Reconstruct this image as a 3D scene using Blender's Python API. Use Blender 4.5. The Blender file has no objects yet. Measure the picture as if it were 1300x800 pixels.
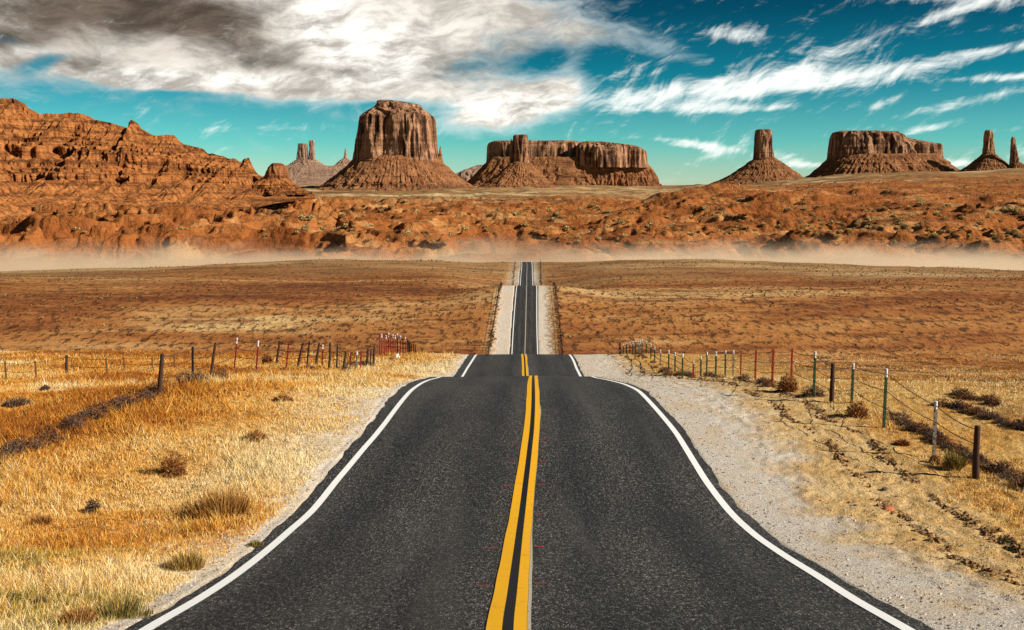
import bpy, math, random
import numpy as np

C = bpy.context.scene.collection
SC = bpy.context.scene
rng = np.random.default_rng(7)
random.seed(7)

# ------------------------------------------------------------------ camera
FPX, CX, CY, HOR = 1300.0, 650.0, 400.0, 235.0      # photo 1300 px wide, lens 36 mm on a 36 mm sensor
TH = math.atan((CY - HOR) / FPX)                     # looks down a little
cam_d = bpy.data.cameras.new('camera')
cam_d.lens = 36.0; cam_d.sensor_width = 36.0
cam_d.clip_start = 0.1; cam_d.clip_end = 60000
cam = bpy.data.objects.new('camera', cam_d); C.objects.link(cam)
cam.location = (0, 0, 0); cam.rotation_euler = (math.pi/2 - TH, 0, 0)
SC.camera = cam
CT, ST = math.cos(TH), math.sin(TH)

# ------------------------------------------------------------------ sun, exposure
SUN = np.array([0.94, -0.30, 0.0]); SUN /= np.linalg.norm(SUN)
SUN_EL = math.radians(29)
SUN_ROT = math.atan2(SUN[0], SUN[1])
ld = bpy.data.lights.new('sun', 'SUN'); ld.energy = 5.0; ld.angle = math.radians(0.5); ld.color = (1.0, 0.93, 0.82)
sun = bpy.data.objects.new('sun', ld); C.objects.link(sun)
from mathutils import Vector
_sd = Vector((SUN[0]*math.cos(SUN_EL), SUN[1]*math.cos(SUN_EL), math.sin(SUN_EL)))
sun.rotation_euler = _sd.to_track_quat('Z', 'Y').to_euler()
sun.location = (40, -20, 60)
SC.view_settings.view_transform = 'Standard'; SC.view_settings.look = 'None'
SC.view_settings.exposure = 0.55; SC.view_settings.gamma = 1.0; SC.view_settings.use_curve_mapping = False

# ------------------------------------------------------------------ node helpers
class NT:
    def __init__(s, tree): s.t = tree; s.n = tree.nodes; s.l = tree.links
    def new(s, kind, **kw):
        n = s.n.new(kind)
        for k, v in kw.items(): setattr(n, k, v)
        return n
    def put(s, sock, v):
        if v is None: return
        if hasattr(v, 'links') or hasattr(v, 'is_output'): s.l.new(v, sock)
        elif isinstance(v, (tuple, list)) and len(v) == 3 and sock.type == 'RGBA': sock.default_value = (*v, 1)
        else: sock.default_value = v
    def m(s, op, a, b=None, c=None, clamp=False):
        n = s.new('ShaderNodeMath', operation=op, use_clamp=clamp)
        s.put(n.inputs[0], a); s.put(n.inputs[1], b); s.put(n.inputs[2], c)
        return n.outputs[0]
    def mix(s, f, a, b, blend='MIX'):
        n = s.new('ShaderNodeMix', data_type='RGBA', blend_type=blend)
        s.put(n.inputs[0], f); s.put(n.inputs[6], a); s.put(n.inputs[7], b)
        return n.outputs[2]
    def ss(s, v, lo, hi, to0=0.0, to1=1.0):
        n = s.new('ShaderNodeMapRange', interpolation_type='SMOOTHSTEP')
        s.put(n.inputs[0], v); s.put(n.inputs[1], lo); s.put(n.inputs[2], hi); s.put(n.inputs[3], to0); s.put(n.inputs[4], to1)
        return n.outputs[0]
    def noise(s, vec, scale=1.0, detail=4.0, rough=0.55, dist=0.0):
        n = s.new('ShaderNodeTexNoise')
        s.put(n.inputs['Vector'], vec); s.put(n.inputs['Scale'], scale); s.put(n.inputs['Detail'], detail)
        s.put(n.inputs['Roughness'], rough); s.put(n.inputs['Distortion'], dist)
        return n.outputs['Fac']
    def scale(s, vec, xyz, loc=(0, 0, 0)):
        n = s.new('ShaderNodeMapping')
        s.put(n.inputs[0], vec); n.inputs['Scale'].default_value = xyz; n.inputs['Location'].default_value = loc
        return n.outputs[0]
    def comb(s, x, y, z=0.0):
        n = s.new('ShaderNodeCombineXYZ'); s.put(n.inputs[0], x); s.put(n.inputs[1], y); s.put(n.inputs[2], z)
        return n.outputs[0]
    def sep(s, v):
        n = s.new('ShaderNodeSeparateXYZ'); s.put(n.inputs[0], v); return n.outputs
    def ramp(s, f, stops, interp='LINEAR'):
        n = s.new('ShaderNodeValToRGB'); cr = n.color_ramp; cr.interpolation = interp
        while len(cr.elements) < len(stops): cr.elements.new(0.5)
        for e, (p, c) in zip(cr.elements, stops): e.position = p; e.color = (*c, 1)
        s.put(n.inputs[0], f); return n.outputs[0]

# ------------------------------------------------------------------ world: sky and clouds by direction
W = bpy.data.worlds.new('World'); SC.world = W; W.use_nodes = True
t = NT(W.node_tree); t.n.clear()
out = t.new('ShaderNodeOutputWorld'); bg = t.new('ShaderNodeBackground')
SKY_STRENGTH = 0.08
bg.inputs['Strength'].default_value = SKY_STRENGTH
sky = t.new('ShaderNodeTexSky', sky_type='NISHITA'); sky.sun_disc = False
sky.sun_elevation = SUN_EL; sky.sun_rotation = SUN_ROT; sky.air_density = 1.0; sky.dust_density = 0.1; sky.ozone_density = 2.0
tc = t.new('ShaderNodeTexCoord')
dx, dy, dz = t.sep(tc.outputs['Generated'])[:3]
U = t.m('MULTIPLY', t.m('ARCTAN2', dx, dy), 1300.0)      # azimuth and elevation in units of 1/1300 rad
V = t.m('MULTIPLY', t.m('ARCSINE', dz), 1300.0)
el = t.m('DIVIDE', V, 260.0, clamp=True)
tint = t.ramp(el, [(0.0, (0.62, 0.90, 1.00)), (0.2, (0.22, 0.74, 0.82)), (0.5, (0.018, 0.38, 0.46)), (0.8, (0.006, 0.165, 0.225)), (1.0, (0.005, 0.11, 0.165))])
skyc = t.mix(1.0, sky.outputs[0], tint, 'MULTIPLY')
def blob(px, py, rx, ry, rot=0.0, amp=1.0):
    u0 = 1300*math.atan((px-650)/1300.0); v0 = (HOR-py)*math.cos(math.atan((px-650)/1300.0))
    c_, s_ = math.cos(math.radians(rot)), math.sin(math.radians(rot))
    a = t.m('SUBTRACT', U, u0); b = t.m('SUBTRACT', V, v0)
    p = t.m('ADD', t.m('MULTIPLY', a, c_/rx), t.m('MULTIPLY', b, s_/rx))
    q = t.m('ADD', t.m('MULTIPLY', a, -s_/ry), t.m('MULTIPLY', b, c_/ry))
    r2 = t.m('ADD', t.m('MULTIPLY', p, p), t.m('MULTIPLY', q, q))
    g = t.m('EXPONENT', t.m('MULTIPLY', r2, -1.0))
    return t.m('MULTIPLY', g, amp) if amp != 1.0 else g
def blobs(lst):
    acc = None
    for b in lst:
        g = blob(*b); acc = g if acc is None else t.m('ADD', acc, g)
    return acc
uv = t.comb(U, V)
wrp = t.new('ShaderNodeTexNoise'); t.put(wrp.inputs['Vector'], uv); wrp.inputs['Scale'].default_value = 1/90; wrp.inputs['Detail'].default_value = 2
wv = t.new('ShaderNodeVectorMath', operation='SUBTRACT'); t.put(wv.inputs[0], wrp.outputs['Color']); wv.inputs[1].default_value = (0.5, 0.5, 0.5)
ws = t.new('ShaderNodeVectorMath', operation='MULTIPLY'); t.put(ws.inputs[0], wv.outputs[0]); ws.inputs[1].default_value = (58, 44, 0)
wa = t.new('ShaderNodeVectorMath', operation='ADD'); t.put(wa.inputs[0], uv); t.put(wa.inputs[1], ws.outputs[0])
wuv = wa.outputs[0]
def rotmap(vec, deg, xyz, loc=(0, 0, 0)):
    n = t.new('ShaderNodeMapping'); n.vector_type = 'TEXTURE'
    t.put(n.inputs[0], vec); n.inputs['Rotation'].default_value = (0, 0, math.radians(deg)); n.inputs['Scale'].default_value = (1/xyz[0], 1/xyz[1], 1); n.inputs['Location'].default_value = loc
    return n.outputs[0]
# thick bank
mA = blobs([(60, 30, 240, 62, 0, .95), (330, 45, 220, 74, 0, 1.0), (540, 60, 160, 70, 0, 0.75), (650, 142, 100, 24, 10, 1.15), (20, 68, 130, 24, 0, .5),
            (170, 100, 90, 12, -6, .8), (330, 108, 190, 15, -1, .85), (480, 110, 130, 26, 0, .5), (700, 45, 120, 30, -14, .5), (820, 62, 60, 16, -14, .35), (725, 90, 26, 50, -20, .45), (640, 95, 60, 40, 0, .25), (600, 15, 200, 22, 0, .35), (14, 56, 40, 9, -8, -.7), (70, 84, 26, 9, 20, -.7), (120, 82, 70, 12, 0, -.45), (600, 88, 40, 12, 15, -.5), (690, 85, 60, 14, 10, -.5), (790, 85, 60, 14, 0, -.4), (250, 122, 60, 5, 0, -.5), (480, 138, 60, 8, 0, -.5)])
nA = t.noise(rotmap(wuv, 5, (1/140, 1/42)), 1.0, 10, 0.64)
nA2 = t.noise(rotmap(wuv, -18, (1/34, 1/20), (9, 4, 0)), 1.0, 7, 0.66)
fA = t.m('ADD', mA, t.m('ADD', t.m('MULTIPLY', t.m('SUBTRACT', nA, 0.5), 1.7), t.m('MULTIPLY', t.m('SUBTRACT', nA2, 0.5), 0.55)))
dA = t.ss(fA, 0.18, 1.08)
# cirrus streaks
mB = blobs([(870, 122, 120, 17, 4, .72), (985, 104, 110, 25, 8, .75), (930, 52, 70, 9, -8, .68), (1100, 98, 85, 11, 5, .85), (1040, 76, 60, 8, 25, .5), (850, 141, 80, 7, 0, .6), (960, 140, 70, 6, 0, .45),
            (1180, 6, 80, 7, 0, .75), (1180, 30, 55, 6, 18, .85), (1250, 16, 60, 12, 12, .45), (1270, 42, 30, 6, 20, .4), (1255, 68, 65, 7, 8, .8), (1270, 102, 70, 5, 0, .85), (1235, 128, 75, 6, 10, .7),
            (895, 187, 65, 6, -8, .9), (915, 200, 40, 8, -25, .5), (985, 196, 50, 9, -20, .5), (1015, 209, 32, 5, 0, 1.05), (1168, 166, 30, 5, 14, 1.), (1117, 133, 26, 5, 18, .75), (1212, 208, 28, 5, 0, 1.0),
            (892, 3, 30, 6, 0, .85), (403, 128, 16, 8, 45, .6), (345, 125, 16, 6, 0, .5), (1300, 195, 20, 12, 0, .8), (370, 165, 80, 5, 3, .32), (775, 100, 70, 10, 10, .45), (770, 128, 60, 8, 0, .5)])
nB = t.noise(rotmap(wuv, 11, (1/80, 1/16)), 1.0, 10, 0.7)
nB2 = t.noise(rotmap(wuv, 42, (1/60, 1/15), (5, 8, 0)), 1.0, 8, 0.66)
dB = t.ss(t.m('ADD', mB, t.m('ADD', t.m('MULTIPLY', t.m('SUBTRACT', nB, 0.5), 2.3), t.m('MULTIPLY', t.m('SUBTRACT', nB2, 0.5), 2.2))), 0.16, 1.4)
# the bank's grey and brown body
mD = blobs([(120, 28, 170, 34, 3, 1.05), (250, 30, 70, 26, 0, .55), (330, 62, 70, 30, -14, .5), (100, 84, 100, 12, 0, .55), (20, 58, 50, 10, 0, .5), (480, 36, 60, 18, 10, .2), (600, 90, 90, 22, 12, .55), (720, 60, 110, 34, 0, .45), (400, 92, 110, 8, -4, .4), (330, 118, 120, 4, 0, .3)])
nD = t.noise(rotmap(wuv, -6, (1/90, 1/32), (40, 13, 0)), 1.0, 9, 0.66)
nD2 = t.noise(rotmap(wuv, 9, (1/85, 1/32), (70, 31, 0)), 1.0, 9, 0.66)
dD = t.ss(t.m('ADD', mD, t.m('MULTIPLY', t.m('SUBTRACT', nD, 0.5), 1.5)), -0.05, 1.1)
K = 1/SKY_STRENGTH
warm = t.ss(U, -190, 60)
darkc = t.mix(warm, t.mix(t.ss(nD2, .35, .65), (0.062*K, 0.044*K, 0.031*K), (0.15*K, 0.112*K, 0.084*K)), (0.075*K, 0.125*K, 0.145*K))
edgec = t.mix(t.ss(U, -420, -150), (0.42*K, 0.47*K, 0.47*K), (0.58*K, 0.66*K, 0.66*K))
mL = t.m('MINIMUM', blobs([(430, 40, 70, 40, -25, 1.0), (520, 70, 90, 40, 0, .5), (650, 142, 110, 26, 8, 1.0), (290, 106, 150, 10, 0, .9), (180, 102, 60, 10, 0, .9), (30, 72, 60, 9, 0, .6), (480, 95, 70, 20, 0, .6)]), 1.0)
bodyc = t.mix(t.ss(nD2, .36, .62), (0.36*K, 0.33*K, 0.29*K), t.mix(mL, (0.70*K, 0.64*K, 0.56*K), (0.98*K, 0.95*K, 0.88*K)))
lightc = t.mix(t.ss(dA, .35, 1.0), edgec, bodyc)
bank = t.mix(dD, lightc, darkc)
c1 = t.mix(t.m('MULTIPLY', dA, 0.97), skyc, bank)
c2 = t.mix(t.m('MULTIPLY', dB, 0.93), c1, (0.78*K, 0.80*K, 0.76*K))
t.put(bg.inputs['Color'], c2)
t.l.new(bg.outputs[0], out.inputs['Surface'])
W.cycles.sampling_method = 'MANUAL'; W.cycles.sample_map_resolution = 256

# ------------------------------------------------------------------ render settings
SC.render.engine = 'CYCLES'
SC.cycles.max_bounces = 6; SC.cycles.diffuse_bounces = 3; SC.cycles.volume_bounces = 4
SC.cycles.use_denoising = True; SC.cycles.denoising_input_passes = 'RGB_ALBEDO_NORMAL'; SC.cycles.denoising_prefilter = 'NONE'
SC.cycles.volume_step_rate = 2.0; SC.cycles.volume_max_steps = 256
SC.cycles.transparent_max_bounces = 16

# ------------------------------------------------------------------ numeric helpers
def sstep(x, a, b):
    q = np.clip((x - a) / (b - a), 0, 1); return q*q*(3 - 2*q)
def _h(ix, iy, iz, seed):
    n = (ix.astype(np.int64)*374761393 + iy.astype(np.int64)*668265263 + iz.astype(np.int64)*2147483647 + seed*974711) & 0x7fffffff
    n = ((n ^ (n >> 13)) * 1274126177) & 0x7fffffff
    n = (n ^ (n >> 16)) & 0xffff
    return n.astype(np.float32) / 65535.0
def vn2(x, y, seed=0):
    x0 = np.floor(x); y0 = np.floor(y); fx = (x-x0).astype(np.float32); fy = (y-y0).astype(np.float32)
    fx = fx*fx*fx*(fx*(fx*6-15)+10); fy = fy*fy*fy*(fy*(fy*6-15)+10)
    ix = x0.astype(np.int64); iy = y0.astype(np.int64); z = np.zeros_like(ix)
    a = _h(ix, iy, z, seed); b = _h(ix+1, iy, z, seed); c = _h(ix, iy+1, z, seed); d = _h(ix+1, iy+1, z, seed)
    return (a+(b-a)*fx) + ((c+(d-c)*fx) - (a+(b-a)*fx))*fy
def fbm2(x, y, seed=0, oct=4, gain=0.5, lac=2.03):
    s = 0.0; a = 1.0; tot = 0.0
    for o in range(oct):
        s = s + a*vn2(x + 17.3*o, y - 9.1*o, seed+o*31); tot += a; a *= gain; x = x*lac; y = y*lac
    return s/tot
def vn3(x, y, z, seed=0):
    x0 = np.floor(x); y0 = np.floor(y); z0 = np.floor(z)
    fx = x-x0; fy = y-y0; fz = z-z0
    fx = fx*fx*(3-2*fx); fy = fy*fy*(3-2*fy); fz = fz*fz*(3-2*fz)
    ix = x0.astype(np.int64); iy = y0.astype(np.int64); iz = z0.astype(np.int64)
    def L(k):
        a = _h(ix, iy, iz+k, seed); b = _h(ix+1, iy, iz+k, seed); c = _h(ix, iy+1, iz+k, seed); d = _h(ix+1, iy+1, iz+k, seed)
        return (a+(b-a)*fx)*(1-fy) + (c+(d-c)*fx)*fy
    A = L(0); return A + (L(1)-A)*fz
def fbm3(x, y, z, seed=0, oct=4, gain=0.5):
    s = 0.0; a = 1.0; tot = 0.0
    for o in range(oct):
        s = s + a*vn3(x+5.7*o, y, z, seed+o*17); tot += a; a *= gain; x = x*2.03; y = y*2.03; z = z*2.03
    return s/tot
def pchip(xs, ys):
    xs = np.array(xs, float); ys = np.array(ys, float)
    h = np.diff(xs); dl = np.diff(ys)/h; m = np.zeros_like(ys)
    for i in range(1, len(xs)-1):
        if dl[i-1]*dl[i] > 0:
            w1 = 2*h[i]+h[i-1]; w2 = h[i]+2*h[i-1]; m[i] = (w1+w2)/(w1/dl[i-1]+w2/dl[i])
    m[0] = dl[0]; m[-1] = dl[-1]
    def f(x):
        x = np.clip(np.asarray(x, float), xs[0], xs[-1]); i = np.clip(np.searchsorted(xs, x) - 1, 0, len(xs)-2)
        q = (x-xs[i])/h[i]
        return ((1+2*q)*(1-q)**2)*ys[i] + q*(1-q)**2*h[i]*m[i] + q*q*(3-2*q)*ys[i+1] + q*q*(q-1)*h[i]*m[i+1]
    return f
def at_depth(px, py, dep):               # depth along the optical axis
    a = (px-CX)/FPX; b = (CY-py)/FPX
    return np.array([a*dep, dep*(CT + b*ST), dep*(-ST + b*CT)])
def at_y(px, py, y):                     # at world distance y
    b = (CY-py)/FPX; dep = y/(CT + b*ST)
    return at_depth(px, py, dep)
def z_at(py, y): return at_y(CX, py, y)[2]

def tag(o, label=None, cat=None, group=None, kind=None):
    if label: o['label'] = label
    if cat: o['category'] = cat
    if group: o['group'] = group
    if kind: o['kind'] = kind
    return o
def np_mesh(name, Vt, F, mat=None, parent=None, smooth=True, link=True):
    Vt = np.asarray(Vt, np.float32); F = np.asarray(F, np.int32); k = F.shape[1]
    me = bpy.data.meshes.new(name)
    me.vertices.add(len(Vt)); me.vertices.foreach_set('co', Vt.ravel())
    me.loops.add(F.size); me.loops.foreach_set('vertex_index', F.ravel())
    me.polygons.add(len(F)); me.polygons.foreach_set('loop_start', np.arange(0, F.size, k, dtype=np.int32))
    me.polygons.foreach_set('use_smooth', np.full(len(F), smooth))
    me.update(calc_edges=True)
    if mat: me.materials.append(mat)
    if not link: return me
    o = bpy.data.objects.new(name, me); C.objects.link(o)
    if parent: o.parent = parent
    return o
def set_attr(me, name, cols):
    a = me.attributes.new(name, 'FLOAT_COLOR', 'POINT')
    cols = np.asarray(cols, np.float32)
    if cols.shape[1] == 3: cols = np.hstack([cols, np.ones((len(cols), 1), np.float32)])
    a.data.foreach_set('color', cols.ravel())
def grid_faces(nr, nc, wrap=False):
    i = np.arange(nr-1)[:, None]; j = np.arange(nc if wrap else nc-1)[None, :]
    j2 = (j+1) % nc
    a = i*nc+j; b = i*nc+j2; c = (i+1)*nc+j2; d = (i+1)*nc+j
    return np.stack([a, b, c, d], -1).reshape(-1, 4)
class MB:                                 # collects simple solids into one mesh
    def __init__(s): s.v = []; s.f = []; s.n = 0
    def add(s, v, f): s.v.append(np.asarray(v, float)); s.f.append(np.asarray(f) + s.n); s.n += len(v)
    def tube(s, pts, r, k=6, cap=True):
        pts = np.asarray(pts, float); r = np.broadcast_to(np.asarray(r, float), (len(pts),))
        T = np.gradient(pts, axis=0); T /= np.linalg.norm(T, axis=1)[:, None] + 1e-9
        up = np.array([0, 0, 1.0]) if abs(T[0][2]) < .9 else np.array([0, 1.0, 0])
        A = np.cross(T, up); A /= np.linalg.norm(A, axis=1)[:, None] + 1e-9; B = np.cross(A, T)
        th = np.arange(k)*2*math.pi/k
        v = pts[:, None, :] + r[:, None, None]*(A[:, None, :]*np.cos(th)[None, :, None] + B[:, None, :]*np.sin(th)[None, :, None])
        v = v.reshape(-1, 3); f = grid_faces(len(pts), k, True)
        s.add(v, f)
        if cap:
            n = len(pts)
            for base, c0 in ((0, pts[0]), ((n-1)*k, pts[-1])):
                idx = [base+i for i in range(k)]
                vv = np.vstack([v[idx], c0[None]])
                s.add(vv, np.array([[i, (i+1) % k, k, k] for i in range(k)]))
    def build(s, name, mat, parent=None, smooth=False):
        v = np.vstack(s.v); f = np.vstack(s.f)
        me = bpy.data.meshes.new(name)
        me.from_pydata(v.tolist(), [], [list(dict.fromkeys(q)) for q in f.tolist()]); me.update()
        if smooth: me.polygons.foreach_set('use_smooth', np.full(len(me.polygons), True))
        me.materials.append(mat)
        o = bpy.data.objects.new(name, me); C.objects.link(o)
        if parent: o.parent = parent
        return o

# ------------------------------------------------------------------ materials
def new_mat(name, rough=0.9, spec=0.2):
    m = bpy.data.materials.new(name); m.use_nodes = True; q = NT(m.node_tree)
    b = q.n['Principled BSDF']; b.inputs['Roughness'].default_value = rough; b.inputs['Specular IOR Level'].default_value = spec
    return m, q, b
def geo_pos(q): return q.new('ShaderNodeNewGeometry').outputs['Position']
def obj_pos(q): return q.new('ShaderNodeTexCoord').outputs['Object']
def bump(q, b, h, strength=0.5, dist=1.0):
    n = q.new('ShaderNodeBump'); n.inputs['Strength'].default_value = strength; n.inputs['Distance'].default_value = dist
    q.put(n.inputs['Height'], h); q.l.new(n.outputs[0], b.inputs['Normal'])

def mat_paint(name, col, col2=None, scale=30, rough=0.7, wear=0.5):
    m, q, b = new_mat(name, rough, 0.3); p = obj_pos(q)
    n = q.noise(p, scale, 5, 0.65)
    q.put(b.inputs['Base Color'], q.mix(q.ss(n, wear, wear+0.18), col, col2 or tuple(c*0.5 for c in col)))
    return m
def mat_asphalt():
    m, q, b = new_mat('asphalt', 0.75, 0.35); p = geo_pos(q)
    x = q.scale(p, (1, .32, 1))
    n1 = q.noise(x, 27, 4, 0.9); n2 = q.noise(x, 75, 2, 0.6); n3 = q.noise(q.scale(p, (0.5, 0.12, 0.3)), 1.2, 5, 0.6)
    sp = q.m('ADD', q.m('MULTIPLY', n1, 0.6), q.m('MULTIPLY', n2, 0.4))
    c = q.ramp(sp, [(0.40, (0.003, 0.0028, 0.0025)), (0.48, (0.016, 0.015, 0.0135)), (0.55, (0.07, 0.065, 0.059)), (0.625, (0.44, 0.41, 0.37))])
    att = q.new('ShaderNodeAttribute', attribute_name='wheel')
    c = q.mix(q.ss(n3, 0.3, 0.7), c, q.mix(1.0, c, (0.62, 0.62, 0.66), 'MULTIPLY'))
    c = q.mix(q.m('MULTIPLY', att.outputs['Fac'], 0.8), c, q.mix(1.0, c, (0.5, 0.5, 0.55), 'MULTIPLY'))
    st = q.noise(q.scale(p, (1.1, 0.05, 0.0)), 1.0, 4, 0.6); c = q.mix(q.m('MULTIPLY', q.ss(st, 0.5, 0.68), 0.35), c, (0.085, 0.078, 0.068))
    q.put(b.inputs['Base Color'], c); bump(q, b, sp, 0.45, 0.02)
    return m
def mat_rock(name, base, light, dark, zs=14.0, vs=9.0, band=0.5, talus=False, streak=1.0):
    """sandstone: level strata, vertical varnish streaks, mottling"""
    m, q, b = new_mat(name, 0.95, 0.08); p = geo_pos(q)
    st = q.noise(q.scale(p, (0.004, 0.004, 1/zs)), 1.0, 6, 0.7)
    v = q.noise(q.scale(p, (1/vs, 1/vs, 1/(vs*20))), 1.0, 6, 0.65)
    mo = q.noise(p, 1/(vs*2.2), 6, 0.65)
    fine = q.noise(p, 1/(vs*0.35), 4, 0.7)
    c = q.mix(q.ss(mo, 0.3, 0.7), base, light)
    c = q.mix(q.m('MULTIPLY', q.ss(st, 0.46, 0.60), band), c, dark)
    if not talus:
        c = q.mix(q.m('MULTIPLY', q.ss(v, 0.49, 0.60), 0.95*streak), c, dark)
        c = q.mix(q.m('MULTIPLY', q.ss(v, 0.47, 0.36), 0.85*streak), c, light)
        h = q.m('ADD', q.m('MULTIPLY', v, 1.6), q.m('ADD', fine, q.m('MULTIPLY', st, 0.8)))
    else:
        sp = q.noise(p, 1/(vs*0.5), 3, 0.7)
        c = q.mix(q.m('MULTIPLY', q.ss(sp, 0.52, 0.66), 0.6), c, dark)
        h = q.m('ADD', sp, q.m('ADD', fine, q.m('MULTIPLY', mo, 1.5)))
    c = q.mix(q.m('MULTIPLY', q.ss(fine, 0.5, 0.75), 0.2), c, light)
    q.put(b.inputs['Base Color'], c); bump(q, b, h, 0.8, vs*0.6)
    return m
def mat_attr(name, rough=0.9, trans=0.0):
    m, q, b = new_mat(name, rough, 0.15)
    a = q.new('ShaderNodeAttribute', attribute_name='Col')
    n = q.noise(geo_pos(q), 25, 2, 0.6)
    q.put(b.inputs['Base Color'], q.mix(q.ss(n, 0.35, 0.7), a.outputs['Color'], q.mix(1.0, a.outputs['Color'], (0.75, 0.7, 0.65), 'MULTIPLY')))
    return m
def mat_ground():
    m, q, b = new_mat('desert_ground', 0.95, 0.1); p = geo_pos(q)
    z1 = q.new('ShaderNodeAttribute', attribute_name='zone'); z2 = q.new('ShaderNodeAttribute', attribute_name='zone2')
    s1 = q.new('ShaderNodeSeparateColor'); q.put(s1.inputs[0], z1.outputs['Color'])
    s2 = q.new('ShaderNodeSeparateColor'); q.put(s2.inputs[0], z2.outputs['Color'])
    gravel, sand, red = s1.outputs[0], s1.outputs[1], s1.outputs[2]
    field, pale, plain = s2.outputs[0], s2.outputs[1], s2.outputs[2]
    # golden grass ground
    g1 = q.noise(p, 0.35, 6, 0.65); g2 = q.noise(p, 6, 5, 0.7); g3 = q.noise(q.scale(p, (1, 1, .4)), 28, 3, 0.7)
    c = q.ramp(g1, [(0.3, (0.40, 0.15, 0.025)), (0.48, (0.58, 0.29, 0.06)), (0.66, (0.66, 0.42, 0.14))])
    c = q.mix(q.ss(g2, 0.42, 0.75), c, (0.70, 0.50, 0.22))
    c = q.mix(q.m('MULTIPLY', q.ss(g3, 0.52, 0.68), 0.55), c, (0.16, 0.075, 0.02))
    # pale trampled verge
    c = q.mix(q.m('MULTIPLY', pale, q.ss(g2, 0.25, 0.6)), c, (0.78, 0.68, 0.53))
    # sand
    sg = q.noise(p, 1.3, 6, 0.65); sg2 = q.noise(p, 22, 4, 0.75)
    sc_ = q.ramp(sg, [(0.3, (0.52, 0.29, 0.09)), (0.5, (0.66, 0.43, 0.18)), (0.7, (0.74, 0.54, 0.28))])
    sc_ = q.mix(q.m('MULTIPLY', q.ss(sg2, 0.5, 0.66), 0.55), sc_, (0.30, 0.16, 0.055))
    c = q.mix(sand, c, sc_)
    # grey gravel
    vo = q.noise(p, 38, 3, 0.8); vo2 = q.noise(q.scale(p, (1, .35, 1)), 1.6, 6, 0.7)
    gc = q.ramp(vo, [(0.34, (0.17, 0.135, 0.105)), (0.46, (0.50, 0.435, 0.355)), (0.60, (0.84, 0.77, 0.67))])
    gc = q.mix(q.ss(vo2, 0.38, 0.85), gc, q.mix(1.0, gc, (0.98, 0.76, 0.48), 'MULTIPLY'))
    c = q.mix(gravel, c, gc)
    # brown range land
    f1 = q.noise(q.scale(p, (0.006, 0.022, 0.0)), 1.0, 6, 0.62, 0.4); f2 = q.noise(q.scale(p, (0.10, 0.16, 0.0)), 1.0, 5, 0.7)
    f3 = q.noise(q.scale(p, (0.42, 0.20, 0.0)), 1.0, 4, 0.75)
    fc = q.ramp(f1, [(0.32, (0.14, 0.043, 0.015)), (0.44, (0.27, 0.088, 0.025)), (0.54, (0.41, 0.17, 0.048)), (0.66, (0.62, 0.40, 0.17))])
    f4 = q.noise(q.scale(p, (0.028, 0.10, 0.0), (3, 7, 0)), 1.0, 6, 0.7)
    fc = q.mix(q.m('MULTIPLY', q.ss(f4, 0.51, 0.60), 0.75), fc, (0.155, 0.048, 0.015))
    fc = q.mix(q.m('MULTIPLY', q.ss(f2, 0.48, 0.68), 0.5), fc, (0.50, 0.25, 0.08))
    fc = q.mix(q.m('MULTIPLY', q.ss(f3, 0.50, 0.60), 0.85), fc, (0.06, 0.024, 0.010))
    c = q.mix(field, c, fc)
    # olive crest of the range land, then far plain
    pl1 = q.noise(q.scale(p, (0.0012, 0.006, 0)), 1.0, 6, 0.65); pl2 = q.noise(q.scale(p, (0.03, 0.06, 0)), 1.0, 4, 0.7)
    pc = q.ramp(pl1, [(0.36, (0.17, 0.085, 0.032)), (0.5, (0.34, 0.19, 0.075)), (0.60, (0.60, 0.43, 0.22))])
    pc = q.mix(q.m('MULTIPLY', q.ss(pl2, 0.5, 0.62), 0.7), pc, (0.10, 0.065, 0.03))
    c = q.mix(plain, c, pc)
    # red badlands
    r1 = q.noise(p, 0.012, 6, 0.6); r2 = q.noise(p, 0.16, 5, 0.7); r3 = q.noise(q.scale(p, (0.02, 0.02, 0.45)), 1.0, 5, 0.7)
    rc = q.ramp(r1, [(0.3, (0.23, 0.066, 0.015)), (0.5, (0.35, 0.115, 0.027)), (0.7, (0.47, 0.20, 0.06))])
    rc = q.mix(q.m('MULTIPLY', q.ss(r3, 0.5, 0.62), 0.5), rc, (0.20, 0.055, 0.016))
    rc = q.mix(q.m('MULTIPLY', q.ss(r2, 0.55, 0.66), 0.55), rc, (0.12, 0.05, 0.02))
    r4 = q.noise(q.scale(p, (0.006, 0.016, 0.0)), 1.0, 6, 0.65); rc = q.mix(q.m('MULTIPLY', q.ss(r4, 0.53, 0.64), 0.55), rc, (0.56, 0.33, 0.13)); rc = q.mix(q.m('MULTIPLY', q.ss(r4, 0.44, 0.34), 0.55), rc, (0.22, 0.07, 0.022))
    c = q.mix(red, c, rc)
    q.put(b.inputs['Base Color'], c)
    near = q.m('ADD', q.m('MULTIPLY', g2, 0.10), q.m('MULTIPLY', g3, 0.035))
    grav = q.m('MULTIPLY', vo, 0.03)
    far = q.m('ADD', q.m('MULTIPLY', r2, 6.0), q.m('MULTIPLY', q.noise(p, 0.05, 5, 0.6), 9.0))
    fh = q.m('MULTIPLY', q.m('ADD', f3, f2), 0.6)
    fr = q.m('MAXIMUM', red, plain)
    h = q.m('ADD', q.m('MULTIPLY', near, q.m('SUBTRACT', 1.0, q.m('MAXIMUM', q.m('MAXIMUM', gravel, fr), field), clamp=True)), q.m('MULTIPLY', far, red))
    h = q.m('ADD', h, q.m('ADD', q.m('MULTIPLY', grav, gravel), q.m('MULTIPLY', fh, field)))
    bump(q, b, h, 0.8, 1.0)
    return m

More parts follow.
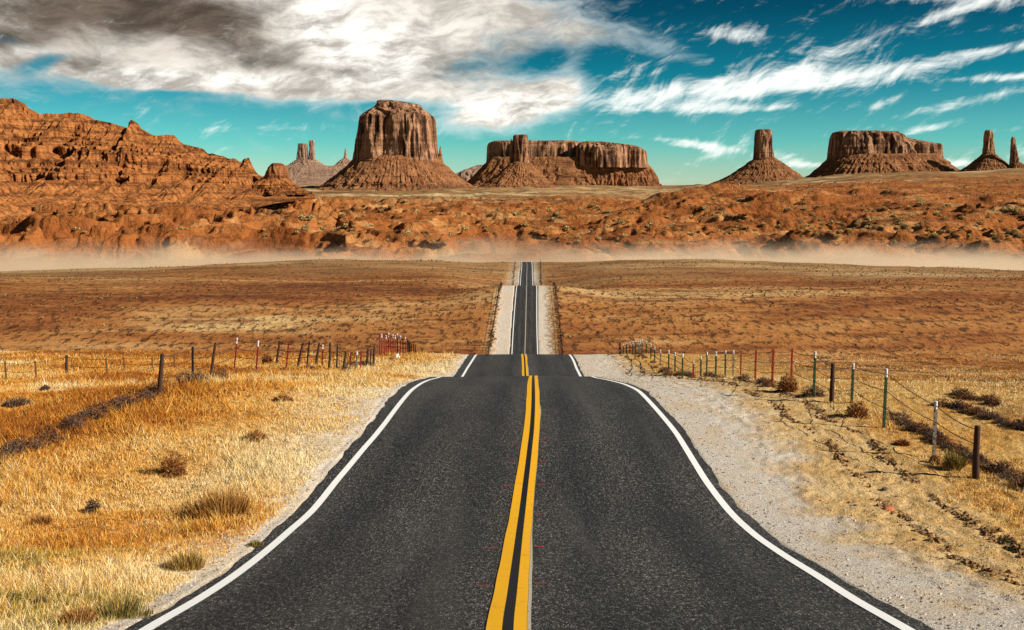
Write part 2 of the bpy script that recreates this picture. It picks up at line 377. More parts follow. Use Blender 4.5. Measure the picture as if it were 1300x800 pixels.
# ------------------------------------------------------------------ the lie of the land
WROAD = 7.0
seg = [  # photo row, left edge line, right edge line, yellow centre
 (800, 187, 1152, 645), (760, 255, 1082, 650), (735, 293, 1043, 653), (702, 336, 990, 657), (677, 365, 955, 660), (645, 400, 922, 664), (615, 424, 899, 667.5), (590, 445, 883, 670.5),
 (572, 460, 872, 672.5), (550, 479, 858, 675), (536, 490, 847, 676), (512, 508, 826, 677), (498, 520, 812, 677), (490, 530, 797, 677), (484, 541, 776, 677), (480.5, 553, 758, 677), (478.8, 563, 748, 677),
 None, (478, 587, 737, 667), (468, 593, 732, 666.5), (458, 599.5, 728, 666), (450.5, 605, 723, 665),
 None, (450, 649.8, 682.6, 666.3), (412, 652, 681.5, 667.4), (385, 654, 681.3, 668), (363.5, 656, 681.2, 668.6),
 None, (363, 660.4, 676.6, 668.7), (350, 661.3, 675.8, 668.7), (333.5, 662.4, 675.0, 668.8)]
ry, rz, rl, rr, rm = [-40., -10., 0.], [-1.2, -1.6, -2.25], [], [], []
segs = [[]]
for s in seg:
    if s is None: segs.append([]); continue
    dep = FPX*(WROAD if s[0] > 363.2 else 5.6)/(s[2]-s[1]); P = at_depth(s[1], s[0], dep); Q = at_depth(s[2], s[0], dep); M = at_depth(s[3], s[0], dep)
    segs[-1].append((P[1], P[2], P[0], Q[0], M[0]))
x0 = segs[0][0]
rl = [x0[2]]*3; rr = [x0[3]]*3; rm = [-0.12]*3
rm[2] = -0.1
for k, sg in enumerate(segs):
    for p in sg: ry.append(p[0]); rz.append(p[1]); rl.append(p[2]); rr.append(p[3]); rm.append(p[4])
    def hidden(pts):
        a, b = sg[-1], segs[k+1][0]
        for y, z in pts:
            f = (y-a[0])/(b[0]-a[0]); ry.append(y); rz.append(z)
            for arr, i in ((rl, 2), (rr, 3), (rm, 4)): arr.append(a[i] + (b[i]-a[i])*f)
    if k == 0:
        a, b = sg[-1], segs[1][0]; ym = (a[0]+b[0])/2; hidden([(ym, (a[1]+b[1])/2 - 0.55)])
    if k == 1: hidden([(92, z_at(450, 92)-2.2), (120, -29), (170, -43.5), (225, -48.5)])
    if k == 2: hidden([(385, z_at(363.5, 385)-1.5), (412, z_at(363.5, 412)-4.0)])
ye = ry[-1]
ry += [ye+35, ye+90]; rz += [rz[-1]-3, rz[-1]-14]; rl += [rl[-1]]*2; rr += [rr[-1]]*2; rm += [rm[-1]]*2
order = np.argsort(ry); ry = np.array(ry)[order]
RZ = pchip(ry, np.array(rz)[order]); RL = pchip(ry, np.array(rl)[order]); RR = pchip(ry, np.array(rr)[order]); RM = pchip(ry, np.array(rm)[order])
CREST = segs[3][-1][0]; FARS = segs[2][0][0]; FAR4 = segs[3][0][0]
NEAR_END = segs[1][-1][0]
print('road stations', [(round(a, 1), round(float(RZ(a)), 2)) for a in ry])

sy = [y for y in ry if y <= segs[0][-1][0]] + [segs[1][2][0], NEAR_END, 92, 120, 170, 225, FARS]
sz = [float(RZ(y)) for y in sy]
def addS(py, y): sy.append(y); sz.append(z_at(py, y))
addS(421, 300); addS(393, 328); addS(374, 360); addS(362, 400); addS(352, 452); addS(343, 510); addS(334, CREST)
for y, z in ((CREST+30, -48.5), (CREST+90, -58), (860, -73)): sy.append(y); sz.append(z)
for py, y in ((329, 980), (318, 1060), (305, 1180), (290, 1350), (277, 1600), (264, 1950), (253, 2400), (246, 2850), (241, 3300), (238, 3900), (236.3, 5000), (235.7, 9000), (235.3, 30000)): addS(py, y)
SZ = pchip(sy, sz)

def bump2(x, y, px, py, y0, rx, ry_, h):
    p = at_y(px, py, y0); return h*np.exp(-((x-p[0])/rx)**2 - ((y-y0)/ry_)**2)
def rut_x(y): return np.interp(y, [5, 14, 20, 25, 31, 40, 60, 80], [6.6, 6.95, 7.8, 8.15, 8.35, 8.3, 8.1, 8.2])
def ML(y): return np.interp(y, [0, 9, 14, 22, 30, 50, 80], [.2, .2, .22, .34, .42, .5, .55])   # asphalt left of the edge line
def H(x, y, fine=True):
    x = np.asarray(x, float); y = np.asarray(y, float)
    xc = (RL(y)+RR(y))/2; a = np.abs(x-xc)
    inner = np.where(y < 150, 5.0, 7.0); outer = np.where(y < 150, 11.0, np.where(y < 400, 40.0, 75.0))
    outer = np.interp(y, [0, 120, 260, 400, 600, 900], [10, 12, 22, 40, 50, 60])
    w = sstep(a, inner, outer)
    z = RZ(y)*(1-w) + SZ(y)*w
    z = np.where(y > ye+80, SZ(y), z)
    off = sstep(a, 4.5, 12)
    az = x/np.maximum(y, 1.0)
    # gentle swell beside the near road
    nearm = 1 - sstep(y, 90, 140)
    z = z + off*nearm*((fbm2(x*0.12, y*0.12, 3, 3)-0.5)*np.where(x > 0, 0.45, 0.9))
    if fine:
        z = z + sstep(a, 3.9, 5.5)*nearm*((fbm2(x*1.1, y*1.1, 5, 3)-0.5)*np.where(x > 0, 0.05+0.04*sstep(x-rut_x(y), -.5, 1.5), 0.2) + (fbm2(x*5, y*5, 9, 2)-0.5)*0.07)
        # clods and wheel ruts beside the right hand fence
        rx = rut_x(y)
        rn = fbm2(x*3.2, y*1.6, 21, 3)
        rut = np.exp(-((x-rx)/0.10)**2)*(-0.03*rn) + np.exp(-((x-rx-0.26)/0.24)**2)*0.03*rn + np.exp(-((x-rx+0.9)/0.10)**2)*(-0.02)*rn
        z = z + rut*nearm*np.where(x > 0, 1, 0)*sstep(y, 4, 8)
    # swells of the range land
    fm = sstep(y, 230, 330)*(1-sstep(y, CREST+20, CREST+160))*sstep(a, 8, 70)
    z = z + fm*((fbm2(x*0.009, y*0.009, 11, 3)-0.5)*3.2 + (fbm2(x*0.05, y*0.05, 12, 3)-0.5)*1.1)
    cm = sstep(y, 440, CREST)*(1-sstep(y, CREST+60, CREST+200))*(CREST/728)
    z = z + cm*np.interp(az, [-.5, -.38, -.2, -.1, -.03, .03, .1, .2, .3, .5], [-6, -3.2, 2.0, 1.4, 0, 0, 2.2, 3.2, 0.5, -6])*sstep(a, 10, 60)
    # the right hand part of the plain climbs
    z = z + sstep(az, .12, .42)*sstep(y, 1300, 3300)*55*(1-0.3*sstep(y, 3600, 9000))
    z = z + sstep(az, .06, .3)*sstep(y, 1050, 1500)*8*(1-sstep(y, 2200, 3000))
    pm = sstep(y, 2100, 2700)*(1-sstep(y, 3900, 5500))
    z = z + pm*((fbm2(x/330, y/210, 83, 3)-.5)*26 + (fbm2(x/60, y/60, 85, 3)-.5)*8)
    # badlands
    bm = sstep(y, 860, 1000)*(1-0.80*sstep(y, 1900, 2700))*(1 - 0.55*sstep(az, .15, .5)*sstep(y, 1300, 1800))*(1-sstep(y, 3200, 6000))
    left = 1 + 0.9*sstep(-az, .1, .42)*(1-sstep(y, 1800, 2300))
    if np.any(bm > 1e-3):
        wx = (fbm2(x*0.006, y*0.006, 41, 2)-0.5)*70; wy = (fbm2(x*0.006, y*0.006, 43, 2)-0.5)*70
        X, Y = x+wx, y+wy
        b1 = np.abs(2*vn2(X/170, Y/95, 51)-1); b2 = np.abs(2*vn2(X/78, Y/48, 53)-1); b3 = np.abs(2*vn2(X/20, Y/34, 55)-1); b4 = np.abs(2*vn2(X/8, Y/18, 57)-1)
        rg = 1-np.abs(2*fbm2(X/130, Y/85, 63, 3, .5)-1)*1.7
        lm = np.clip(0.5+sstep(-az, -.12, .2)*0.5, 0, 1)
        rg2 = 1-np.abs(2*fbm2(X/34, Y/30, 67, 3, .55)-1)*1.7
        rel = 13*(b1-0.35)*(1-.4*lm) + 4.5*(b2-0.4)*(1-.6*lm) + 16*lm*(rg-.45) + 2.6*lm*(rg2-.45)
        st_ = 4.6; wob_ = fbm2(X/60, Y/60, 65, 2)*1.3; fr = rel/st_ + wob_; fl_ = np.floor(fr); ter = (fl_ + sstep(fr-fl_, .50, .80) - wob_)*st_
        rel = rel + (ter-rel)*0.7*np.maximum(lm, .5)
        rel = rel + (2.2*(b3-.4) + 1.2*(b4-.4))*(0.6+0.4*lm)*(0.4+1.2*fbm2(X/90, Y/90, 69, 2))
        z = z + bm*left*rel*np.interp(az, [-.3, -.05, .15, .4], [1.35, 1.6, 2.0, 2.2])
        z = z + bump2(x, y, 395, 258, 1620, 45, 26, 22)*(0.55+0.9*np.abs(2*vn2(x/9, y/40, 61)-1)) + bump2(x, y, 868, 246, 2300, 60, 60, 24) + bump2(x, y, 910, 246, 2350, 70, 60, 17) + bump2(x, y, 560, 262, 1800, 60, 40, 9)
    return z

def hit(px, py, dmax=2e4, dmin=6.0):      # where a sight line meets the land
    tt = np.geomspace(dmin, dmax, 3000)
    a = (px-CX)/FPX; b = (CY-py)/FPX
    x = a*tt; y = tt*(CT+b*ST); z = tt*(-ST+b*CT)
    g = z - H(x, y, False)
    k = np.argmax(g <= 0) if np.any(g <= 0) else int(np.argmin(g))
    y_ = y[k]; x_ = x[k]
    return np.array([x_, y_, float(H(np.array([x_]), np.array([y_]))[0])]), tt[k]

# ------------------------------------------------------------------ ground sheet
def rows():
    r = [np.linspace(-30, 4, 30, endpoint=False), np.linspace(4, 36, 300, endpoint=False), np.linspace(36, 96, 260, endpoint=False), np.linspace(96, 255, 40, endpoint=False),
         np.linspace(255, 372, 170, endpoint=False), np.linspace(372, 600, 150, endpoint=False), np.linspace(600, 930, 50, endpoint=False),
         np.geomspace(930, 1250, 170, endpoint=False), np.geomspace(1250, 1900, 170, endpoint=False), np.geomspace(1900, 3300, 110, endpoint=False), np.geomspace(3300, 9000, 50, endpoint=False), np.geomspace(9000, 40000, 12)]
    return np.concatenate(r)
yr = rows()
uc = np.concatenate([-np.geomspace(3.0, 0.60, 50, endpoint=False), np.linspace(-0.60, 0.60, 960), np.geomspace(0.60, 3.0, 51)[1:]])
Wy = np.sqrt(np.maximum(yr, -30)**2 + 13.0**2)
GX = uc[None, :]*Wy[:, None]; GY = np.repeat(yr[:, None], len(uc), 1)
gx, gy = GX.ravel(), GY.ravel()
gz = H(gx, gy)
xc = (RL(gy)+RR(gy))/2
under = ((gx > RL(gy)-ML(gy)-0.05) & (gx < RR(gy)+0.24) & (gy < ye+95))
edge_d = np.minimum(gx-(RL(gy)-ML(gy)-0.05), (RR(gy)+0.24)-gx)
gz = np.where(under, np.minimum(gz, RZ(gy)) - 0.015 - 0.10*sstep(edge_d, 0.2, .7) - 0.5*sstep(gy, 120, 400)*sstep(edge_d, -1, 1), gz)
# zone masks: where each kind of soil lies
n1 = fbm2(gx*0.9, gy*0.9, 71, 4); n2 = fbm2(gx*0.12, gy*0.12, 73, 3); n3 = fbm2(gx*0.012, gy*0.012, 75, 4)
dl = (RL(gy)-ML(gy)) - gx; dr = gx - (RR(gy)+0.15)
nearz = 1 - sstep(gy, 95, 150)
gr_w = np.interp(gy, [0, 10, 16, 22, 30, 45, 80], [1.5, 1.5, 1.7, 2.3, 3.1, 3.9, 3.4])
gravel = np.where(dr > -1, 1-sstep(dr + (n1-.5)*1.6 + (n2-.5)*1.2, gr_w*0.55, gr_w*1.15), 0)*nearz
gravel = np.maximum(gravel, np.where(dl > -1, (1-sstep(dl + (n1-.5)*0.7, 0.05, 0.4)), 0)*nearz)
fs = sstep(gy, 200, 260)*(1-sstep(gy, CREST+40, CREST+100))
gravel = np.maximum(gravel, fs*np.maximum(np.where(dl > -1, 1-sstep(dl+(n1-.5)*3, 3.2, 6.0), 0), np.where(dr > -1, 1-sstep(dr+(n1-.5)*3, 2.2, 4.6), 0))*1.0*(0.75+0.4*n2))
sand = np.where(dr > -1, 1-sstep(gx - rut_x(gy) + (n1-.5)*1.6, -0.7, 1.1), 0)*nearz
pale = np.where(dl > -1, 1-sstep(dl + (n1-.5)*1.8 + (n2-.5)*1.5, 0.4, 3.2), 0)*nearz
pale = np.maximum(pale, 0.75*fs*np.maximum(np.where(dl > -1, 1-sstep(dl+(n1-.5)*4, 4, 9), 0), np.where(dr > -1, 1-sstep(dr+(n1-.5)*4, 3, 7), 0)))
red = sstep(gy, 840, 930)*(1-sstep(gy + (n3-.5)*900 + 0.9*np.maximum(-gx, -300)*0.4 - 0.25*gx, 2050, 2600))
red = np.maximum(red, sstep(-gx/np.maximum(gy, 1), .22, .3)*sstep(gy, 900, 1000)*(1-sstep(gy, 3600, 4200)))
plain = np.clip(sstep(gy, 1500, 1900), 0, 1)
olive = sstep(gy + (n3-.5)*220, CREST-150, CREST-40)*(1-sstep(gy, 800, 850))
plain = np.maximum(plain, olive*0.75)
edge = np.interp(gx/np.maximum(gy, 1), [-.5, -.25, 0, .2, .3, .5], [34, 60, 100, 62, 40, 24])
field = sstep(gy + (n2-.5)*16, edge, edge*1.6)*(1-sstep(gy, 800, 850))*(1-pale*0.8)*(1-np.minimum(gravel, 1))
M_GROUND = mat_ground()
ground = np_mesh('ground', np.stack([gx, gy, gz], 1), grid_faces(len(yr), len(uc)), M_GROUND)
set_attr(ground.data, 'zone', np.stack([gravel, sand, red], 1)); set_attr(ground.data, 'zone2', np.stack([field, pale, plain], 1))
tag(ground, 'desert ground of golden grass, brown range land and red badlands', 'ground', kind='structure')
print('ground verts', len(gx))

# ------------------------------------------------------------------ road
M_ASPH = mat_asphalt()
M_WHITE = mat_paint('road_white', (0.93, 0.92, 0.89), (0.74, 0.72, 0.68), 9, 0.75, 0.58)
M_YEL = mat_paint('road_yellow', (0.86, 0.43, 0.006), (0.64, 0.30, 0.006), 8, 0.75, 0.55)
M_TAR = mat_paint('tar_seam', (0.006, 0.006, 0.007), (0.014, 0.013, 0.012), 40, 0.6, 0.5)
M_CREAM = mat_paint('worn_paint', (0.50, 0.44, 0.33), (0.12, 0.11, 0.10), 45, 0.85, 0.50)
M_ORNG = mat_paint('orange_paint', (0.55, 0.07, 0.012), (0.30, 0.06, 0.02), 60, 0.85, 0.5)
yroad = np.concatenate([np.linspace(-28, 60, 420), np.linspace(60.4, 100, 90), np.linspace(101, 270, 90), np.linspace(271, 372, 140), np.linspace(373, ye+85, 200)])
def road_lat(y, f): return f
def sheet(name, fl, fr_, mat, parent, lift, y=yroad, nx=2, wheel=False):
    L = fl(y); R = fr_(y); s = np.linspace(0, 1, nx)
    X = L[:, None] + (R-L)[:, None]*s[None, :]; Y = np.repeat(y[:, None], nx, 1)
    crown = 0.05*np.clip(1-np.abs((X-RM(Y))/3.9), 0, 1)
    Z = RZ(Y) + crown + lift
    o = np_mesh(name, np.stack([X, Y, Z], -1).reshape(-1, 3), grid_faces(len(y), nx), mat, parent)
    if wheel:
        q = (X - RM(Y)).ravel(); wob = (fbm2(X.ravel()*0.4, Y.ravel()*0.05, 91, 2)-.5)*0.6
        wv_ = np.zeros_like(q)
        for c_ in (-2.55, -0.95, 0.95, 2.55): wv_ = np.maximum(wv_, np.exp(-((q-c_+wob)/0.38)**2))
        a = o.data.attributes.new('wheel', 'FLOAT', 'POINT'); a.data.foreach_set('value', wv_.astype(np.float32))
    return o
ragL = lambda y: (fbm2(y*1.3, y*0+3, 95, 3)-.5)*0.16; ragR = lambda y: (fbm2(y*1.3, y*0+7, 97, 3)-.5)*0.14
road = sheet('road', lambda y: RL(y)-ML(y)+ragL(y), lambda y: RR(y)+0.24+ragR(y), M_ASPH, None, 0.0, nx=41, wheel=True)
tag(road, 'dark two lane asphalt road with double yellow line running over the hills', 'road', kind='structure')
# a skirt so that the slab has an edge
lw = lambda y: np.interp(y, [0, 50, 90, 270, 800], [0.065, 0.07, 0.08, 0.11, 0.13])
sheet('edge_line', lambda y: RL(y)-lw(y), lambda y: RL(y)+lw(y), M_WHITE, road, 0.006, nx=3)
sheet('edge_line', lambda y: RR(y)-lw(y), lambda y: RR(y)+lw(y), M_WHITE, road, 0.006, nx=3)
ynear = yroad[yroad < 100]; yfar = yroad[yroad >= 250]
wob = lambda y: (fbm2(y*0.5, y*0+11, 99, 2)-.5)*0.02
sheet('tar_seam', lambda y: RM(y)-0.058, lambda y: RM(y)+0.058, M_TAR, road, 0.005, ynear, 3)
sheet('center_stripe', lambda y: RM(y)-0.195+wob(y), lambda y: RM(y)-0.052, M_YEL, road, 0.009, ynear, 3)
sheet('center_stripe', lambda y: RM(y)+0.052, lambda y: RM(y)+0.175+wob(y), M_YEL, road, 0.009, ynear, 3)
sheet('worn_stripe', lambda y: RM(y)+0.178+wob(y), lambda y: RM(y)+0.182+wob(y)+0.032*sstep(fbm2(y*0.22, y*0+5, 88, 2), 0.35, 0.7), M_CREAM, road, 0.007, ynear, 3)
sheet('center_stripe', lambda y: RM(y)-0.10, lambda y: RM(y)+0.10, M_CREAM, road, 0.010, yfar, 2)
for i, py in enumerate([748, 700, 658, 620, 590, 565, 545, 524]):
    for px_ in ((-1), (1)):
        P_, d_ = hit(650, py, 90)
        yy = P_[1] + 0.06*px_
        q0 = float(RM(yy)) + (-0.40 if px_ < 0 else 0.235); q1 = q0 + 0.14
        a = yy + np.array([0, 0.028])
        sheet('paint_mark', lambda y: np.full_like(y, q0), lambda y: np.full_like(y, q1), M_ORNG, road, 0.008, a, 2)

# ------------------------------------------------------------------ buttes and mesas
M_CLIFF = mat_rock('butte_cliff', (0.22, 0.098, 0.048), (0.54, 0.29, 0.16), (0.036, 0.016, 0.010), 16, 14, 0.35)
M_TALUS = mat_rock('butte_talus', (0.25, 0.098, 0.038), (0.44, 0.20, 0.085), (0.065, 0.027, 0.012), 12, 12, 0.4, True)
M_PALEC = mat_rock('hazed_cliff', (0.34, 0.20, 0.14), (0.47, 0.30, 0.21), (0.19, 0.105, 0.075), 20, 16, 0.35, False, .6)  # distance haze put into the colour: paler, softer version of the butte cliff
M_PALET = mat_rock('hazed_talus', (0.34, 0.20, 0.13), (0.46, 0.29, 0.20), (0.21, 0.12, 0.075), 14, 16, 0.5, True)  # rubble paled the same way, the haze of distance mixed into its colours
M_MESA = mat_rock('mesa_rock', (0.29, 0.090, 0.024), (0.52, 0.205, 0.060), (0.06, 0.020, 0.008), 8, 7, 0.7, False, .7)

def lathe_rock(name, prof, d, ratio, mat, parent, nth, nlev, flute, seed, power=2.6, cap=True, gully=False, base_under=0.0, yshift=0.0):
    """prof: rows (photo row, left, right) from the top down -> closed solid of stacked rounded outlines"""
    pr = np.array(prof, float)
    ks = np.concatenate([[0], np.cumsum(np.hypot(np.diff(pr[:, 0]), 0.5*(np.abs(np.diff(pr[:, 1]))+np.abs(np.diff(pr[:, 2])))))])
    q = np.linspace(0, ks[-1], nlev)
    py = np.interp(q, ks, pr[:, 0]); xl = np.interp(q, ks, pr[:, 1]); xr = np.interp(q, ks, pr[:, 2])
    dd = d + yshift
    A = np.array([at_y(a, p, dd) for a, p in zip(xl, py)]); B = np.array([at_y(a, p, dd) for a, p in zip(xr, py)])
    zc = A[:, 2]; cx = (A[:, 0]+B[:, 0])/2; ha = (B[:, 0]-A[:, 0])/2
    hb = ha*ratio if np.isscalar(ratio) else ha*np.interp(py, ratio[0], ratio[1])
    th = np.linspace(0, 2*math.pi, nth, endpoint=False)
    ct = np.sign(np.cos(th))*np.abs(np.cos(th))**(2/power); st = np.sign(np.sin(th))*np.abs(np.sin(th))**(2/power)
    X = cx[:, None] + ha[:, None]*ct[None]; Y = dd + hb[:, None]*st[None]; Z = np.repeat(zc[:, None], nth, 1)
    # displacement scaled with the size of the thing
    S = float(np.max(ha)) if not gully else float(np.max(ha))
    fl = flute
    nxv = ct/np.maximum(np.hypot(ct, st), 1e-6); nyv = st/np.maximum(np.hypot(ct, st), 1e-6)
    if not gully:
        f1 = fbm3(X/fl, Y/fl, Z/(fl*7), seed, 3); f1 = 1-np.abs(2*f1-1)*1.7
        f2 = fbm3(X/(fl*0.33), Y/(fl*0.33), Z/(fl*3), seed+5, 3)-.5
        f3 = vn3(X*0, Y*0, Z/(fl*.28), seed+9)-.5
        f4 = fbm3(X/(fl*2.6), Y/(fl*2.6), Z/(fl*30), seed+13, 2)-.5
        disp = fl*(0.52*f1 - 0.26 + 0.34*f2 + 0.06*f3 + 1.15*f4)
        fade = np.minimum(1, ha/(fl*1.2))[:, None]
        disp = disp*fade
        edge_keep = 1 - 0.85*np.abs(nxv)[None]**6          # the outline seen in profile stays where it was measured
        disp = disp*edge_keep
        dzv = (fbm3(X/(fl*.5), Y/(fl*.5), Z/(fl*.5), seed+3, 2)-.5)*fl*0.12
    else:
        ang = th[None]
        g = fbm3(X/fl, Y/fl, Z/(fl*4), seed, 4); g2 = np.abs(2*fbm3(X/(fl*.45), Y/(fl*.45), Z/(fl*2.2), seed+7, 3)-1)
        prog = np.linspace(0, 1, nlev)[:, None]
        amp = fl*(0.25+0.9*prog)
        disp = amp*((g-.5)*1.1 + (g2-.3)*0.5)*(1-0.6*np.abs(nxv)[None]**6)
        led = vn2(Z/(fl*.45), X*0, seed+2)
        disp = disp + (np.floor(Z/(fl*.9))*(fl*.9)-Z)*0.10*(0.2+led)
        rl_ = np.abs(2*fbm2(ang*nth/26 + 0*Z, prog*2.2+0*ang, seed+4, 3)-1)
        disp = disp + fl*(0.15+0.5*prog)*(rl_-.3)*0.8
        dzv = (fbm3(X/(fl*.4), Y/(fl*.4), Z/(fl*.4), seed+3, 3)-.5)*fl*0.30
    X = X + disp*nxv[None]; Y = Y + disp*nyv[None]; Z = Z + dzv
    if base_under: Z[-1] -= base_under
    Vt = np.stack([X, Y, Z], -1).reshape(-1, 3); F = grid_faces(nlev, nth, True)
    F = F[:, ::-1]
    if cap:                                   # roof as a fan of quads to the centre
        ctr = np.array([[cx[0], dd, Z[0].mean()+fl*.03]]); Vt = np.vstack([Vt, ctr]); k = len(Vt)-1
        j = np.arange(nth); F = np.vstack([F, np.stack([j, (j+1) % nth, np.full(nth, k), np.full(nth, k)], -1)])
        me_faces = F
        tri = F[:, 2] == F[:, 3]
        o = bpy.data.objects.new(name, None)
        quads, tris = F[~tri], F[tri][:, :3]
        me = bpy.data.meshes.new(name)
        me.vertices.add(len(Vt)); me.vertices.foreach_set('co', Vt.astype(np.float32).ravel())
        lv = np.concatenate([quads.ravel(), tris.ravel()]).astype(np.int32)
        me.loops.add(len(lv)); me.loops.foreach_set('vertex_index', lv)
        ls = np.concatenate([np.arange(len(quads))*4, len(quads)*4+np.arange(len(tris))*3]).astype(np.int32)
        me.polygons.add(len(ls)); me.polygons.foreach_set('loop_start', ls)
        me.update(calc_edges=True); me.materials.append(mat)
        ob = bpy.data.objects.new(name, me); bpy.data.objects.remove(o)
        C.objects.link(ob); ob.parent = parent
        return ob
    return np_mesh(name, Vt, F, mat, parent, smooth=False)
def empty(name, loc=(0, 0, 0)):
    o = bpy.data.objects.new(name, None); o.empty_display_size = 0.5; C.objects.link(o); o.location = loc
    return o
def landform(name, label, cat, group=None):
    o = empty(name); return tag(o, label, cat, group, 'structure')

b = landform('butte', 'massive brown butte with fluted cliffs and a stepped cap, biggest block on the skyline', 'butte')
lathe_rock('cliff', [(127, 481, 494), (128.5, 480, 508), (131, 479.6, 522), (133.5, 479.3, 533.5), (137, 478.3, 537), (138.2, 473, 538), (143, 466, 543), (147.5, 459, 549), (149, 457.3, 551.7), (154, 456.6, 553), (170, 454.5, 553.8), (188, 452, 555), (200, 450.2, 556.5), (214, 448, 558)],
           3500, 0.85, M_CLIFF, b, 620, 120, 34, 101, 3.2)
lathe_rock('spire', [(186, 558.6, 559.6), (192, 557.5, 560.5), (199, 556, 561.5), (210, 555, 563)], 3500, 1.0, M_CLIFF, b, 60, 40, 8, 103)
lathe_rock('talus', [(198, 456, 552), (204, 447, 560), (212, 440, 569), (222, 428, 580), (230, 418, 590), (237, 408, 601), (242, 396, 614), (246, 380, 632), (250, 370, 645)], 3500, 0.9, M_TALUS, b, 520, 110, 30, 107, 2.2, gully=True, cap=False)

b = landform('mesa', 'long flat topped brown mesa behind the thin castle-like tower', 'mesa')
lathe_rock('cliff', [(179.5, 628, 730), (182, 620, 738), (186, 618.5, 739), (200, 618, 740), (214, 617, 741)], 4700, 0.5, M_CLIFF, b, 520, 70, 40, 111, 4)
lathe_rock('cliff', [(179.5, 742, 760), (181.5, 736, 776), (184.5, 734, 803), (188, 733, 814), (192, 732.5, 819), (200, 732, 820.5), (213, 731, 822)], 4550, 0.55, M_CLIFF, b, 520, 80, 40, 113, 4)
lathe_rock('talus', [(200, 626, 812), (208, 615, 822), (213, 611, 825), (218, 606, 829), (223, 601, 832), (228, 596, 833), (233, 591, 834), (240, 580, 842)], 4640, 0.42, M_TALUS, b, 640, 80, 36, 117, 3.4, gully=True, cap=False)

b = landform('butte', 'slim castle-like tower on a cone of rubble in front of the long mesa', 'butte')
lathe_rock('cliff', [(171, 654, 668), (173, 651.5, 669.5), (178, 651, 670.3), (190, 650.3, 670.8), (203, 649, 671.5), (212, 648, 673)], 3800, 0.8, M_CLIFF, b, 260, 80, 15, 121, 3)
lathe_rock('spire', [(176, 648.4, 649.3), (184, 647.7, 650.4), (196, 647, 651.5), (211, 646.5, 652.5)], 3800, 1, M_CLIFF, b, 50, 40, 7, 123)
lathe_rock('talus', [(203, 652, 669), (208, 646, 675), (214, 640, 681), (220, 633, 687), (227, 624, 694), (233, 614, 700), (238, 606, 710), (243, 596, 724)], 3800, 0.95, M_TALUS, b, 420, 90, 20, 127, 2.1, gully=True, cap=False)

b = landform('mesa', 'pale distant mesa carrying two squat towers and one needle, left of the biggest butte', 'mesa')
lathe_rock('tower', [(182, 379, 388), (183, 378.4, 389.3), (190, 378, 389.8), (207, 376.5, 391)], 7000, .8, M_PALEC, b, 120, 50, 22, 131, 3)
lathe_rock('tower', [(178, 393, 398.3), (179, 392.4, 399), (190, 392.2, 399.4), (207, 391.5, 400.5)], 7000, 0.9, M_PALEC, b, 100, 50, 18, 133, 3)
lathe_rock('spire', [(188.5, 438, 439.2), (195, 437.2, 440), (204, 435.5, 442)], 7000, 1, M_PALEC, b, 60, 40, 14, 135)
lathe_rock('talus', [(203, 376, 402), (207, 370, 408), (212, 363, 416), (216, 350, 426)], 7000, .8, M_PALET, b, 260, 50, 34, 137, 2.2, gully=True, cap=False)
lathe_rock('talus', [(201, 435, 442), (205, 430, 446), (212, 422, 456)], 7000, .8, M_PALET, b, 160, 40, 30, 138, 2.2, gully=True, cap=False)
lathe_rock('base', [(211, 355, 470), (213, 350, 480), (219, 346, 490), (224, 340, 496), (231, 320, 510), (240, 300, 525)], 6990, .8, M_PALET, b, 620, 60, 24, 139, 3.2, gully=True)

b = landform('mesa', 'low pale pinkish mesa on the horizon in the gap right of the biggest butte', 'mesa')
lathe_rock('cliff', [(209.5, 607, 626), (212, 600, 632), (216, 590, 640), (221, 578, 652), (230, 566, 664), (239, 550, 680)], 9500, .5, M_PALEC, b, 300, 60, 70, 141, 3)

b = landform('butte', 'single thick pillar on a broad cone of rubble, right of the long mesa', 'butte')
lathe_rock('cliff', [(164.3, 962, 976), (166, 959.5, 977.8), (172, 958.6, 978.4), (188, 957.6, 979.6), (200, 957, 981.5), (208, 956, 983)], 3600, .8, M_CLIFF, b, 260, 90, 14, 151, 3.2)
lathe_rock('talus', [(198, 960, 980), (203, 955, 987), (208, 948, 995), (215, 938, 1004), (222, 928, 1014), (229, 914, 1023), (235, 900, 1036), (240, 885, 1052)], 3600, .95, M_TALUS, b, 420, 90, 20, 157, 2.1, gully=True, cap=False)

b = landform('mesa', 'blocky brown mesa with a lower step at its right end', 'mesa')
lathe_rock('cliff', [(166.5, 1066, 1112), (168, 1060, 1136), (171, 1057, 1143), (176, 1055.5, 1148), (185, 1055, 1153), (200, 1054, 1158), (207, 1052, 1160)], 3700, .7, M_CLIFF, b, 460, 80, 30, 161, 3.4)
lathe_rock('cliff', [(173.5, 1136, 1146), (177, 1135, 1158), (180.5, 1135, 1176), (183, 1135, 1190), (195, 1135, 1192), (211, 1134, 1193.5)], 3740, .7, M_CLIFF, b, 300, 60, 26, 163, 3.6)
lathe_rock('talus', [(196, 1066, 1182), (203, 1052, 1194), (208, 1047, 1199), (214, 1041, 1206), (221, 1033, 1214), (228, 1020, 1226), (234, 1004, 1246)], 3700, .75, M_TALUS, b, 560, 80, 28, 167, 2.8, gully=True, cap=False)

